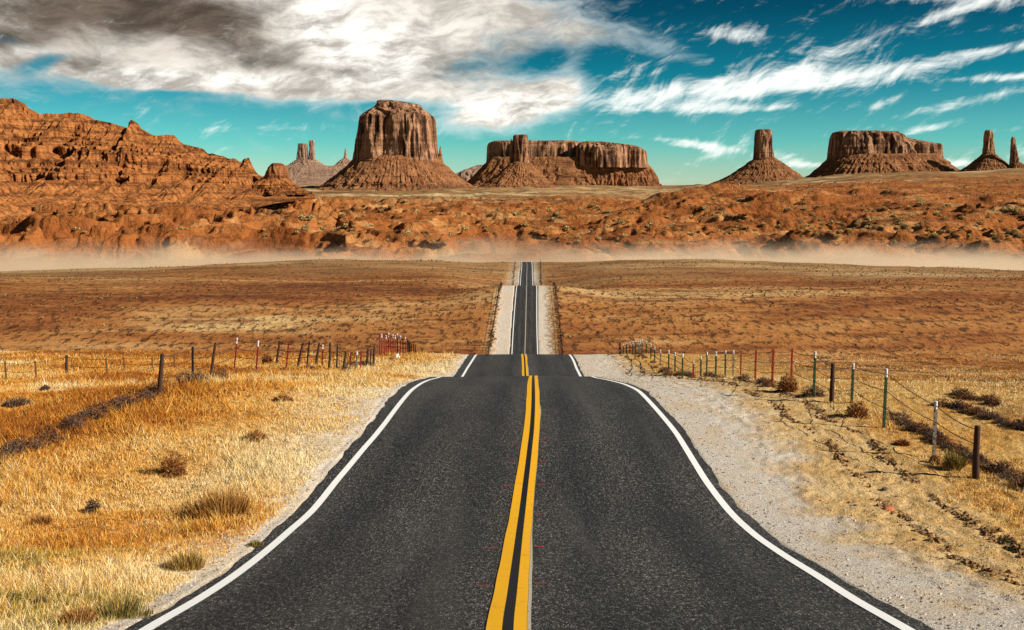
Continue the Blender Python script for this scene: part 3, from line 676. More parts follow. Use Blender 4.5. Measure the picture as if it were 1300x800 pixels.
b = landform('butte', 'narrow finger of rock on a dark rubble cone near the right end of the skyline', 'butte')
lathe_rock('spire', [(165, 1252.5, 1258), (167, 1250.6, 1260), (172, 1250, 1260.8), (186, 1249, 1261.3), (199, 1247.5, 1263)], 3500, .9, M_CLIFF, b, 140, 70, 11, 171, 2.6)
lathe_rock('talus', [(193, 1250, 1261), (197, 1246, 1265), (204, 1238, 1272), (211, 1229, 1279), (218, 1220, 1287), (225, 1205, 1300), (232, 1190, 1316)], 3500, .95, M_TALUS, b, 360, 80, 18, 177, 2.1, gully=True, cap=False)
b = landform('butte', 'thin rock needle standing last on the right', 'butte')
lathe_rock('spire', [(174, 1285, 1288), (177, 1284, 1289.3), (190, 1283.2, 1290.4), (202, 1282, 1293), (218, 1281, 1294.5)], 3450, .9, M_CLIFF, b, 110, 70, 9, 181, 2.6)
lathe_rock('talus', [(206, 1284, 1296), (212, 1279, 1302), (220, 1270, 1318), (230, 1255, 1340)], 3450, .95, M_TALUS, b, 240, 60, 14, 187, 2.1, gully=True, cap=False)

# ------------------------------------------------------------------ the long orange mesa on the left
def left_mesa():
    top = [(-420, 96), (-300, 104), (-200, 100), (-120, 112), (-40, 118), (0, 125), (19, 126.5), (24, 132), (34, 137), (46, 147), (58, 146), (62, 144), (104, 144.5), (111, 147), (116, 153.5), (138, 155), (150, 159.5), (163, 162), (165.5, 156), (169, 153.5), (172, 155.5), (175, 161), (181, 165), (190, 171), (196, 172), (223, 172.5), (227, 179), (236, 184), (260, 189.5), (266, 195.5), (284, 199), (300, 202.5), (311, 206), (314, 202), (318, 202), (321, 210), (326, 219), (335, 226), (350, 232), (372, 238), (400, 244)]
    tp = np.array(top, float)
    pxs = np.linspace(-420, 400, 1500)
    ytop = np.interp(pxs, tp[:, 0], tp[:, 1])
    ytop = ytop + (np.floor(fbm2(pxs*0.11, pxs*0+2, 201, 3)*7)/7-.5)*4.0*np.interp(pxs, [-400, 330, 400], [1, 1, .3])
    Dt = np.interp(pxs, [-420, 0, 330, 400], [1650, 1780, 1960, 1980])
    ybase = np.interp(pxs, [-420, 0, 150, 330, 400], [300, 285, 272, 250, 250])
    T = np.array([at_y(a, c, e) for a, c, e in zip(pxs, ytop, Dt)])
    Db = np.interp(pxs, [-420, 0, 150, 330, 400], [1180, 1290, 1420, 1760, 1850])
    Bs = np.array([at_y(a, c, e) for a, c, e in zip(pxs, ybase, Db)])
    prof = [(-.45, -.40), (0, 0), (0.22, 0.09), (0.42, 0.20), (0.56, 0.30)]
    r_ = np.random.default_rng(5); o_, h_ = 0.56, 0.30
    steps = [(.05, .08), (.035, .04), (.05, .05), (.03, .13), (.05, .035), (.04, .05), (.045, .045), (.03, .10), (.05, .03), (.025, .05)]
    k_ = (1-.30)/sum(b for a, b in steps); ko = (1-.56)/sum(a for a, b in steps)
    for a, b in steps:                       # each step: a slope of debris, then a small cliff
        prof.append((o_+a*ko*.86, h_+b*k_*.30)); o_ += a*ko*.90; h_ += b*k_; prof.append((o_, h_)); o_ += a*ko*.10; prof.append((o_, h_+.002))
    prof += [(1.25, 1.0), (1.7, 0.7), (2.4, -.1)]
    prof = np.array(prof); NT_ = len(prof)-4
    kk = np.concatenate([[0], np.cumsum(np.hypot(np.diff(prof[:, 0])*1.2, np.diff(prof[:, 1])))])
    q = np.concatenate([np.linspace(0, kk[NT_], 420), np.linspace(kk[NT_], kk[-1], 30)[1:]])
    fo = np.interp(q, kk, prof[:, 0]); fh = np.minimum(np.interp(q, kk, prof[:, 1]), 1.0)
    n = len(pxs)
    sh = (fbm2(pxs*0.010, pxs*0+5, 203, 3)-.5)*0.12 + (fbm2(pxs*0.05, pxs*0+9, 204, 3)-.5)*0.045
    FO = fo[:, None] + np.zeros((1, n)); FH = fh[:, None] + sh[None]*np.clip(np.minimum(fh, 1-fh)*4, 0, 1)[:, None]
    X = Bs[None, :, 0] + (T-Bs)[None, :, 0]*np.minimum(FO, 1.0); X = np.where(FO > 1, T[None, :, 0]*(1+(FO-1)*.18), X)
    Y = Bs[None, :, 1] + (T-Bs)[None, :, 1]*FO; Z = Bs[None, :, 2] + (T-Bs)[None, :, 2]*FH
    # ravines, buttresses, cracks; ledges stay level
    amp = np.clip((FH-.02)*3.5, 0, 1)*np.clip((1.12-FO)*8, 0, 1)
    gl = 1-np.abs(2*fbm3(X/120, Z/500, Z*0, 211, 3)-1)*1.6
    g2 = 1-np.abs(2*fbm3(X/24, Z/130, Z*0+3, 213, 3)-1)*1.7
    g3 = fbm3(X/9, Z/14, Z*0+7, 215, 3)-.5
    g5 = 1-np.abs(2*fbm3(X/8, Z/60, Z*0+1, 219, 2)-1)*1.7
    cut = 1-sstep(fbm3(X/34, Z/60, Z*0+5, 221, 3), .30, .40)          # deep clefts here and there
    keep = np.clip((1.0-FH)*5, 0.25, 1)
    Y = Y - amp*keep*(70*gl + 20*g2 + 9*g3 + 8*g5 - 26*cut)
    blk = np.floor(fbm3(X/30, Z/16, Z*0+2, 227, 2)*9)/9-.5
    Y = Y - amp*keep*16*blk
    Z = Z + np.clip(FH*5, 0, 1)*keep*(1.6*g3)*np.clip((.985-FH)*40, 0, 1)
    tl = np.clip(FH/0.06, 0, 1)*np.clip((.42-FH)*8, 0, 1)          # rubble fans with rills
    Z = Z + tl*(11*(np.abs(2*vn2(X/24, Y/120, 221)-1)-.4) + 5.5*(np.abs(2*vn2(X/9, Y/50, 223)-1)-.4) + 12*(fbm2(X/60, Y/60, 225, 3)-.5))
    o = np_mesh('mesa', np.stack([X, Y, Z], -1).reshape(-1, 3), grid_faces(len(q), n), M_MESA, None, smooth=False)
    tag(o, 'long orange sandstone mesa stepping down from the left edge of the picture', 'mesa', kind='structure')
left_mesa()
b = landform('butte', 'small dark red layered knob at the foot of the long orange mesa', 'butte')
M_KNOB = mat_rock('knob_rock', (0.30, 0.105, 0.038), (0.40, 0.17, 0.065), (0.10, 0.035, 0.016), 5, 8, 0.7, False, .5)
lathe_rock('cliff', [(207.3, 347, 355), (208.5, 344.5, 360), (213, 341, 365), (218, 339, 366.5), (224, 337.5, 367), (230, 336, 368), (236, 334, 369)], 1900, .9, M_KNOB, b, 260, 70, 16, 191, 3)
lathe_rock('talus', [(224, 338, 366), (228, 330, 369), (233, 322, 373), (240, 310, 384), (247, 298, 398)], 1900, .9, M_MESA, b, 260, 60, 16, 193, 2.3, gully=True, cap=False)

# ------------------------------------------------------------------ dust bank in the hollow beyond the range land
def dust():
    m = bpy.data.materials.new('dust'); m.use_nodes = True; q = NT(m.node_tree); q.n.clear()
    o_ = q.new('ShaderNodeOutputMaterial'); v = q.new('ShaderNodeVolumePrincipled')
    v.inputs['Color'].default_value = (1.0, 0.87, 0.66, 1); v.inputs['Anisotropy'].default_value = 0.1
    p = geo_pos(q); x, y, z = q.sep(p)[:3]
    n = q.noise(q.scale(p, (0.016, 0.02, 0.05)), 1.0, 5, 0.65); n2 = q.noise(q.scale(p, (0.004, 0.01, 0.01)), 1.0, 2, 0.5)
    top = q.m('ADD', q.m('MULTIPLY', q.m('SUBTRACT', n, .5), 46.0), q.m('MULTIPLY', q.m('SUBTRACT', n2, .5), 40.0))
    hgt = q.m('ADD', z, q.m('MULTIPLY', top, -1.0))
    den = q.ss(hgt, -47.0, -70.0)
    den = q.m('MULTIPLY', den, den)
    q.put(v.inputs['Density'], q.m('MULTIPLY', den, 0.013))
    q.l.new(v.outputs[0], o_.inputs['Volume'])
    yb0, yb1, zb0, zb1, hw = CREST+28, 960.0, -84.0, -26.0, 620.0
    Vt = [(sx*hw*(1 if yy == yb0 else 1.2), yy, zz) for zz in (zb0, zb1) for yy in (yb0, yb1) for sx in (-1, 1)]
    F = [(0, 2, 3, 1), (4, 5, 7, 6), (0, 1, 5, 4), (2, 6, 7, 3), (0, 4, 6, 2), (1, 3, 7, 5)]
    ob = np_mesh('dust', Vt, F, m, smooth=False)
    tag(ob, 'pale bank of blown dust lying between the range land and the red badlands', 'dust', kind='stuff')
dust()

# ------------------------------------------------------------------ grass
def shrub_mesh(name, n, rad, hgt, cols, seed, width=0.012, flat=0.0, curl=0.5):
    """twigs and leaves filling a rounded crown: n thin triangles"""
    r = np.random.default_rng(seed)
    d = r.normal(size=(n, 3)); d[:, 2] = np.abs(d[:, 2])*0.9 - 0.12; d /= np.linalg.norm(d, axis=1)[:, None]
    rr_ = r.uniform(0.15, 1.0, n)**0.6
    lump = 0.72 + 0.5*fbm3(d[:, 0]*2+3, d[:, 1]*2, d[:, 2]*2+seed, seed, 2)
    base = d*np.array([rad, rad, hgt])*(rr_*lump)[:, None]; base[:, 2] = np.maximum(base[:, 2], 0.0)
    dirv = d + r.normal(size=(n, 3))*curl; dirv /= np.linalg.norm(dirv, axis=1)[:, None]
    L = rad*r.uniform(0.16, 0.42, n)
    tip = base + dirv*L[:, None]
    side = np.cross(dirv, r.normal(size=(n, 3))); side /= np.linalg.norm(side, axis=1)[:, None]+1e-9
    w = width*r.uniform(.6, 1.5, n)
    v = np.empty((n, 3, 3)); v[:, 0] = base-side*w[:, None]; v[:, 1] = base+side*w[:, None]; v[:, 2] = tip
    v[:, :, 2] = np.maximum(v[:, :, 2], -0.03)
    F = np.arange(n*3).reshape(n, 3)
    me = np_mesh(name, v.reshape(-1, 3), F, M_PLANT, smooth=False, link=False)
    cc = np.array(cols)[r.integers(0, len(cols), n)]*r.uniform(0.7, 1.25, (n, 1))
    set_attr(me, 'Col', np.repeat(cc, 3, 0))
    return me
M_PLANT = mat_attr('dry_plant')

def grass_mesh():
    pts = []
    def strew(n, xf, y0, y1, pw, cond):
        f = rng.uniform(0, 1, n)**pw; y = y0*(y1/y0)**f; x = xf(y, rng.uniform(0, 1, n))
        k = cond(x, y); pts.append(np.stack([x[k], y[k]], 1))
    left_edge = lambda y: RL(y)-ML(y)-0.12
    strew(150000, lambda y, u: left_edge(y) - u*np.interp(y, [5, 12, 30, 90], [3.5, 6, 15, 48]) - 0.15, 6.5, 92, 1.0, lambda x, y: rng.uniform(0, 1, len(x)) < 0.22+0.78*sstep(left_edge(y)-x + (fbm2(x*.8, y*.8, 301, 3)-.5)*1.8, -0.2, 0.9))
    strew(45000, lambda y, u: rut_x(y) - 0.5 + u*np.interp(y, [5, 12, 30, 90], [3, 6, 14, 36]), 9, 90, 1.0, lambda x, y: (rng.uniform(0, 1, len(x)) < 0.03+0.97*sstep(x-rut_x(y)+(fbm2(x*.8, y*.8, 303, 3)-.5)*1.6, .0, 1.2)))
    P_ = np.vstack(pts); n = len(P_)
    nb = 7
    cx_ = np.repeat(P_[:, 0], nb) + rng.normal(0, .045, n*nb); cy_ = np.repeat(P_[:, 1], nb) + rng.normal(0, .045, n*nb)
    ok = cx_ < np.where(cx_ < 0, RL(cy_)-ML(cy_)-0.05, 1e9); cx_, cy_ = cx_[ok], cy_[ok]
    cz_ = H(cx_, cy_)
    m = len(cx_)
    big = fbm2(cx_*0.45, cy_*0.45, 305, 3)
    cl = np.repeat(rng.uniform(0, 1, n), nb)[ok]
    hgt = (0.04+0.17*np.clip((big-.3)*1.8, 0, 1))*rng.uniform(.4, 1.4, m)*(0.7+1.5*cl**6)
    hgt = hgt*np.where(cx_ < 0, 0.5+0.6*sstep(RL(cy_)-cx_, .4, 2.2), 0.45)
    a = rng.uniform(0, 2*math.pi, m); ln = rng.uniform(0.15, 1.1, m)*hgt
    w = (0.0024+0.00024*cy_)*rng.uniform(.7, 1.4, m)
    b2 = rng.uniform(0, 2*math.pi, m)
    v = np.empty((m, 3, 3))
    v[:, 0] = np.stack([cx_-np.cos(b2)*w, cy_-np.sin(b2)*w, cz_-.02], 1); v[:, 1] = np.stack([cx_+np.cos(b2)*w, cy_+np.sin(b2)*w, cz_-.02], 1)
    v[:, 2] = np.stack([cx_+np.cos(a)*ln, cy_+np.sin(a)*ln, cz_+hgt], 1)
    pal = np.array([(0.74, 0.36, 0.05), (0.80, 0.50, 0.12), (0.86, 0.64, 0.27), (0.62, 0.235, 0.02), (0.88, 0.74, 0.44), (0.36, 0.12, 0.02)])
    hue = fbm2(cx_*0.2, cy_*0.2, 307, 4) + rng.normal(0, .13, m) + np.where(cx_ < 0, 0.17*(1-sstep(RL(cy_)-cx_, .5, 5)), 0.05) - np.where(cx_ < 0, 0.07*sstep(RL(cy_)-cx_, 5, 9), 0)
    idx = np.where(hue < .34, 5, np.where(hue < .42, 3, np.where(hue < .52, 0, np.where(hue < .62, 1, np.where(hue < .72, 2, 4)))))
    c = pal[idx]*rng.uniform(.8, 1.15, (m, 1))
    gm = (fbm2(cx_*0.5, cy_*0.5, 309, 3) > .55) & (cy_ < 13.5) & (cx_ < 0) & (rng.uniform(0, 1, m) < .45)
    c[gm] = np.array([0.30, 0.25, 0.05])*rng.uniform(.7, 1.3, (gm.sum(), 1))
    o = np_mesh('grass', v.reshape(-1, 3), np.arange(m*3).reshape(m, 3), M_PLANT, smooth=False)
    set_attr(o.data, 'Col', np.repeat(c, 3, 0))
    tag(o, 'dry golden grass on both sides of the near road', 'grass', kind='stuff')
    print('grass blades', m)
grass_mesh()

fl_l = lambda y: np.interp(y, [272, 364, FAR4, CREST], [at_y(620, 448, 276)[0], at_y(636, 362, 364)[0], at_y(651, 361, FAR4)[0], at_y(654, 333, CREST)[0]])
fl_r = lambda y: np.interp(y, [272, 364, FAR4, CREST], [at_y(714, 448, 276)[0], at_y(704, 358, 364)[0], at_y(687, 361, FAR4)[0], at_y(686, 333, CREST)[0]])
def scrub_mesh():                          # low dark scrub speckling the range land
    n = 42000
    y = 262*((CREST+8)/262)**(rng.uniform(0, 1, n)**0.8); u = rng.uniform(-.62, .62, n); x = u*y
    dn = fbm2(x*.02, y*.05, 311, 5, .6)
    a = np.minimum(np.abs(x-RL(y)), np.abs(x-RR(y))); ins = (x > RL(y)) & (x < RR(y))
    k = (rng.uniform(0, 1, n) < np.clip((dn-.42)*6, .03, 1)) & (a > 7) & ~ins
    x, y = x[k], y[k]
    for fx_ in (fl_l, fl_r):                # weeds caught along the far fences
        yy = np.concatenate([rng.uniform(272, 366, 420), rng.uniform(FAR4, CREST, 160)]); x = np.concatenate([x, fx_(yy)+rng.normal(0, .35, len(yy))]); y = np.concatenate([y, yy])
    n = len(x); z = H(x, y)
    nt = 7; X = np.repeat(x, nt); Y = np.repeat(y, nt); Z = np.repeat(z, nt); m = n*nt
    s = np.repeat(.14+.6*rng.uniform(0, 1, n)**4, nt)
    a1 = rng.uniform(0, 6.283, m); a2 = a1+rng.uniform(.6, 1.4, m)
    v = np.empty((m, 3, 3))
    v[:, 0] = np.stack([X+np.cos(a1)*s*.7, Y+np.sin(a1)*s*.7, Z-.03+rng.uniform(0, .2, m)*s], 1)
    v[:, 1] = np.stack([X+np.cos(a2)*s*.5, Y+np.sin(a2)*s*.5, Z+rng.uniform(.2, .8, m)*s], 1)
    v[:, 2] = np.stack([X+rng.normal(0, .3, m)*s, Y+rng.normal(0, .3, m)*s, Z+rng.uniform(.5, 1.1, m)*s], 1)
    pal = np.array([(0.10, 0.045, 0.02), (0.17, 0.08, 0.03), (0.26, 0.14, 0.05), (0.36, 0.23, 0.09)])
    c = np.repeat(pal[rng.integers(0, 4, n)], nt, 0)*rng.uniform(.7, 1.2, (m, 1))
    o = np_mesh('scrub', v.reshape(-1, 3), np.arange(m*3).reshape(m, 3), M_PLANT, smooth=False)
    set_attr(o.data, 'Col', np.repeat(c, 3, 0))
    tag(o, 'low dark scrub dotting the brown range land', 'scrub', kind='stuff')
scrub_mesh()
def badland_scrub():
    n = 30000
    y = 900*(2600/900)**(rng.uniform(0, 1, n)**1.1); u = rng.uniform(-.55, .58, n); x = u*y
    dn = fbm2(x*.012, y*.012, 331, 5, .6)
    k = (rng.uniform(0, 1, n) < np.clip((dn-.44)*6, .05, 1)*np.where(u < -.18, .35, 1.0))
    x, y = x[k], y[k]; n = len(x); z = H(x, y); k2 = z < 60; x, y, z = x[k2], y[k2], z[k2]; n = len(x)
    nt = 8; X = np.repeat(x, nt); Y = np.repeat(y, nt); Z = np.repeat(z, nt); m = n*nt
    s = np.repeat((.5+1.5*rng.uniform(0, 1, n)**3)*(y/1300), nt)
    a1 = rng.uniform(0, 6.283, m); a2 = a1+rng.uniform(.6, 1.4, m)
    v = np.empty((m, 3, 3))
    v[:, 0] = np.stack([X+np.cos(a1)*s*.8, Y+np.sin(a1)*s*.8, Z-.1+rng.uniform(0, .2, m)*s], 1)
    v[:, 1] = np.stack([X+np.cos(a2)*s*.6, Y+np.sin(a2)*s*.6, Z+rng.uniform(.2, .8, m)*s], 1)
    v[:, 2] = np.stack([X+rng.normal(0, .3, m)*s, Y+rng.normal(0, .3, m)*s, Z+rng.uniform(.5, 1.1, m)*s], 1)
    pal = np.array([(0.12, 0.07, 0.025), (0.22, 0.15, 0.05), (0.45, 0.33, 0.13), (0.62, 0.48, 0.22)])
    c = np.repeat(pal[rng.integers(0, 4, n)], nt, 0)*rng.uniform(.75, 1.2, (m, 1))
    o = np_mesh('scrub', v.reshape(-1, 3), np.arange(m*3).reshape(m, 3), M_PLANT, smooth=False)
    set_attr(o.data, 'Col', np.repeat(c, 3, 0))
    tag(o, 'small pale and dark scrub sprinkled over the red badlands', 'scrub', kind='stuff')
badland_scrub()

# ------------------------------------------------------------------ shrubs near the road
DRY = [(0.22, 0.07, 0.02), (0.32, 0.115, 0.03), (0.15, 0.05, 0.018), (0.42, 0.19, 0.05)]
FADED = [(0.30, 0.13, 0.035), (0.42, 0.21, 0.06), (0.22, 0.09, 0.03), (0.55, 0.30, 0.10)]
GREY = [(0.10, 0.065, 0.05), (0.15, 0.10, 0.08), (0.07, 0.045, 0.038), (0.20, 0.125, 0.08)]
GREEN = [(0.10, 0.12, 0.03), (0.19, 0.19, 0.05), (0.30, 0.25, 0.07), (0.14, 0.08, 0.03)]
SAGE = [(0.66, 0.50, 0.20), (0.76, 0.60, 0.30), (0.48, 0.36, 0.13), (0.82, 0.68, 0.38)]
def tuft_mesh(name, n, rad, hgt, cols, seed, width):
    r = np.random.default_rng(seed)
    a = r.uniform(0, 6.283, n); q = rad*r.uniform(0, 1, n)**.7*(0.6+.8*fbm2(np.cos(a)*1.5+seed % 97, np.sin(a)*1.5, seed, 2))
    b = np.stack([np.cos(a)*q, np.sin(a)*q, np.zeros(n)], 1)
    h = hgt*r.uniform(.35, 1.1, n)*np.clip(1.15-(q/rad)*.6, .3, 1)
    tip = b + np.stack([np.cos(a)*h*.35 + r.normal(0, .18, n)*h, np.sin(a)*h*.35 + r.normal(0, .18, n)*h, h], 1)
    s2 = r.uniform(0, 6.283, n); w = width*r.uniform(.6, 1.4, n); sd = np.stack([np.cos(s2)*w, np.sin(s2)*w, np.zeros(n)], 1)
    v = np.empty((n, 3, 3)); v[:, 0] = b-sd; v[:, 1] = b+sd; v[:, 2] = tip
    me = np_mesh(name, v.reshape(-1, 3), np.arange(n*3).reshape(n, 3), M_PLANT, smooth=False, link=False)
    set_attr(me, 'Col', np.repeat(np.array(cols)[r.integers(0, len(cols), n)]*r.uniform(.75, 1.2, (n, 1)), 3, 0)); return me
near_shrubs = [  # px, py of foot, width px, height px, palette, label
 (220, 600, 44, 32, DRY, 'dense round rusty shrub alone in the golden grass'),
 (325, 559, 38, 13, FADED, 'sprawling brown shrub in the grass between the round rusty shrub and the road'),
 (359, 508, 28, 8, FADED, 'flat brown shrub in pale grass below the leaning fence posts'),
 (118, 648, 24, 20, GREY, 'small grey shrub in the grass down left of the round rusty shrub'),
 (284, 655, 60, 36, [(0.36, 0.17, 0.04), (0.46, 0.24, 0.06), (0.25, 0.10, 0.03)], 'tall loose orange grass clump close to the white edge line'),
 (236, 722, 44, 24, [(0.34, 0.21, 0.05), (0.42, 0.27, 0.08), (0.16, 0.13, 0.03)], 'yellowish weed clump beside the crumbling asphalt edge'),
 (324, 693, 18, 8, GREEN, 'tiny green weed at the very edge of the asphalt'),
 (150, 782, 70, 26, GREEN, 'olive green weeds at the lower left beside the road'),
 (100, 792, 40, 26, DRY, 'brown weeds next to the olive green weeds at the bottom edge'),
 (12, 768, 46, 24, GREEN, 'green bush cut by the lower left corner'),
 (52, 768, 34, 14, GREY, 'grey dead brush lying near the lower left corner'),
 (22, 514, 30, 10, GREY, 'low grey brush in the grass behind the dark tumbleweed line'),
 (58, 496, 14, 8, GREY, 'small dark brush behind the left fence, near the second row of posts'),
 (80, 509, 20, 7, GREY, 'flat grey brush next to a pale patch behind the left fence'),
 (52, 665, 26, 14, DRY, 'faded brown weed patch left of the small grey shrub'),
 (50, 730, 30, 14, DRY, 'brown weed tuft above the grey dead brush'),
 (340, 448 + 14, 18, 14, DRY, 'rust coloured bush behind the leaning fence posts'),
 (1000, 497, 34, 26, DRY, 'dark rust bush with a leaning stem under the red posts of the right fence'),
 (1088, 530, 36, 24, DRY, 'round brown bush against the green posts of the right fence'),
 (1212, 595, 20, 26, GREEN, 'spiky yellow green plant at the foot of the last dark post'),
 (1186, 587, 18, 14, DRY, 'dark bush round the foot of the grey post'),
 (1145, 565, 24, 8, DRY, 'dead brush lying in front of the fence on the right'),
]
def place_shrub(px, py, wpx, hpx, pal, label, name='shrub', cat='shrub', group=None, seed=None, n=None):
    P_, dep = hit(px, py, 110)
    rad = wpx/2*dep/FPX; hg = hpx*dep/FPX
    if 'clump' in label or 'weed' in label or 'spiky' in label:
        pal = list(pal) + [(0.62, 0.36, 0.10)]
        me = tuft_mesh(name, int(500+rad*2200), rad, hg*1.1, pal, int(px*7+py), max(0.004, 0.0005*dep))
    else: me = shrub_mesh(name, n or int(900+rad*1500), rad*0.8, hg*0.95, pal, seed or int(px*7+py), max(0.003, 0.0004*dep), curl=.9)
    o = bpy.data.objects.new(name, me); C.objects.link(o); o.location = P_ - np.array([0, 0, 0.02])
    tag(o, label, cat, group); return o
for s in near_shrubs: place_shrub(*s)
# tumbleweeds blown against both fences
tw_protos = [shrub_mesh('tumbleweed', 900, 0.34, 0.42, GREY if i % 2 else GREY+DRY, 900+i, 0.011, curl=.8) for i in range(4)]
def tumble_line(pts, n, label, group, s0=.7, s1=1.3, jit=.18):
    pts = np.array(pts, float); W3 = [hit(a, c, 100)[0] for a, c in pts]
    W3 = np.array(W3); L = np.concatenate([[0], np.cumsum(np.linalg.norm(np.diff(W3, axis=0), axis=1))])
    for i in range(n):
        s = (i+random.uniform(-.3, .3)+.5)/n*L[-1]
        x = np.interp(s, L, W3[:, 0])+random.gauss(0, jit); y = np.interp(s, L, W3[:, 1])+random.gauss(0, jit)
        o = bpy.data.objects.new('tumbleweed', tw_protos[i % 4]); C.objects.link(o)
        z = float(H(np.array([x]), np.array([y]))[0])
        k = random.uniform(s0, s1); o.location = (x, y, z-.05); o.scale = (k, k, k*random.uniform(.6, .95)); o.rotation_euler = (0, 0, random.uniform(0, 6.28))
        tag(o, label, 'tumbleweed', group)
tumble_line([(-60, 608), (0, 583), (60, 558), (120, 530), (170, 513), (205, 501)], 46, 'grey tumbleweed in the dark line along the near end of the left fence', 'tumbleweeds in the dark line left', .6, 1.0, .08)
tumble_line([(205, 502), (245, 488), (290, 477), (330, 473), (380, 470), (430, 471), (470, 465)], 22, 'tumbleweed caught under the leaning posts of the left fence', 'tumbleweeds under the leaning posts', .7, 1.4)
tumble_line([(1128, 527), (1170, 549), (1210, 570), (1250, 592), (1292, 612), (1320, 628)], 34, 'dark tumbleweed in the straight line behind the last right posts', 'tumbleweeds in the dark line right', .5, .8, .07)
tumble_line([(806, 445), (826, 458), (850, 475), (875, 480), (905, 479), (935, 482), (965, 490), (1000, 496), (1040, 508)], 24, 'tumbleweed caught at the foot of the right fence', 'tumbleweeds under the right fence', .6, 1.2)
tumble_line([(1200, 516), (1240, 527), (1275, 538), (1310, 548)], 16, 'tumbleweed in the short second line at the right edge', 'tumbleweeds in the second line right', .5, .85, .12)
tumble_line([(1205, 505), (1235, 507), (1270, 515)], 9, 'brown tumbleweed on the low bank above the second line at right', 'tumbleweeds on the low bank', .6, .9, .2)

# ------------------------------------------------------------------ fences
M_RED = mat_paint('post_red', (0.33, 0.028, 0.018), (0.13, 0.025, 0.014), 20, 0.7, 0.5)
M_GREENP = mat_paint('post_green', (0.028, 0.07, 0.028), (0.05, 0.035, 0.02), 20, 0.7, 0.55)
M_WOOD = mat_paint('post_wood', (0.055, 0.026, 0.017), (0.022, 0.012, 0.009), 18, 0.9, 0.5)
M_STEEL = mat_paint('post_steel', (0.22, 0.20, 0.18), (0.11, 0.08, 0.06), 18, 0.6, 0.5)
M_TIP = mat_paint('post_white', (0.80, 0.79, 0.76), (0.62, 0.60, 0.55), 18, 0.7, 0.6)
M_WIRE = mat_paint('wire_rust', (0.045, 0.028, 0.022), (0.085, 0.05, 0.035), 12, 0.7, 0.5)
M_BLACK = mat_paint('band_black', (0.015, 0.013, 0.013), (0.03, 0.02, 0.02), 18, 0.6, 0.5)
KIND = {'w': (M_WOOD, False), 'r': (M_RED, False), 'R': (M_RED, True), 'g': (M_GREENP, False), 'G': (M_GREENP, True), 'd': (M_BLACK, False), 's': (M_STEEL, False), 'S': (M_STEEL, True)}
def t_post(mb, a, b2, w):                  # steel T section with a row of studs
    a = np.array(a, float); b2 = np.array(b2, float)
    def prism(cs, a_, b_):
        k = len(cs); v = [a_+np.array([c[0], c[1], 0]) for c in cs]+[b_+np.array([c[0], c[1], 0]) for c in cs]
        mb.add(v, np.array([[i, (i+1) % k, k+(i+1) % k, k+i] for i in range(k)]))
        mb.add(v, np.array([[k, k+1, k+2, k+3]]) if k == 4 else np.array([[k, k+1, k+2, k+2]]))
    h, q = w/2, w*.16
    prism([(-h, -q), (h, -q), (h, q), (-h, q)], a, b2)
    prism([(-q, q*1.05), (q, q*1.05), (q, w*.8), (-q, w*.8)], a, b2)
    for i in range(1, 9):
        c = a+(b2-a)*(i/9.5); prism([(-q*.8, -q-w*.12), (q*.8, -q-w*.12), (q*.8, -q*1.05), (-q*.8, -q*1.05)], c, c+(b2-a)*.02)
def fence(name, label, posts, strands, dmax=110, wire_r=0.009, ext=None, sag=0.05):
    """posts: (top x, top y, foot x, foot y, kind) measured in the photograph, stood on the land where the foot's sight line meets it"""
    first, _ = hit(posts[0][2], posts[0][3], dmax)
    root = empty(name, first); tag(root, label, 'fence'); org = np.array(first)
    chain = []
    for (tx, ty, bx, by, kd) in posts:
        P_, dep = hit(bx, by, dmax)
        h = (by-ty)*dep/FPX*1.02; lean = ((tx-CX)*dep/FPX) - P_[0]
        h = float(np.clip(h, .75, 1.75))
        A = P_ - org; A0 = A - np.array([0, 0, .12]); T = A + np.array([lean*0.95, 0, h])
        mat, tip = KIND[kd]; mb = MB()
        thick = kd in 'w'
        if thick:
            mid = (A0+T)/2 + np.array([random.uniform(-.015, .015), 0, 0])
            r = 0.062 if dep < 60 else 0.075
            mb.tube([A0, A0+(mid-A0)*.9, mid, T-(T-mid)*.06, T], [r*1.15, r*1.05, r, r*.92, r*.72], 8)
        else:
            t_post(mb, A0, T, 0.07 if dep < 50 else 0.085)
        po = mb.build('post', mat, root, smooth=thick)
        if tip:
            m2 = MB(); m2_top = T + (T-A)*.006; m2.tube([A+(T-A)*.86, A+(T-A)*.87, m2_top-(T-A)*.004, m2_top], [0.03, .036, .036, .022], 8) if dep < 50 else m2.tube([A+(T-A)*.82, T+(T-A)*.01], [0.045, .045], 6)
            m2.build('paint_tip', M_TIP, po)
        chain.append((A, T))
    for f in strands:
        pts = []
        ch = list(chain)
        for i, (A, T) in enumerate(ch):
            p = A + (T-A)*f + np.array([0, -.03, 0])
            if pts:
                p0 = pts[-1]; n = 5
                for k in range(1, n):
                    s_ = k/n; w_ = p0+(p-p0)*s_; w_ = w_ - np.array([0, 0, sag*4*s_*(1-s_)*(0.6+.8*((i*7+int(f*10)) % 5)/5)]); pts.append(w_)
            pts.append(p)
        if ext is not None:
            for e in ext(f): pts = ([e - org] + pts)
        mb = MB(); P4 = np.array(pts); dist = np.linalg.norm(P4+org, axis=1)
        mb.tube(P4, np.maximum(wire_r, wire_r*dist/32), 5); mb.build('wire', M_WIRE, root, smooth=True)
    return root
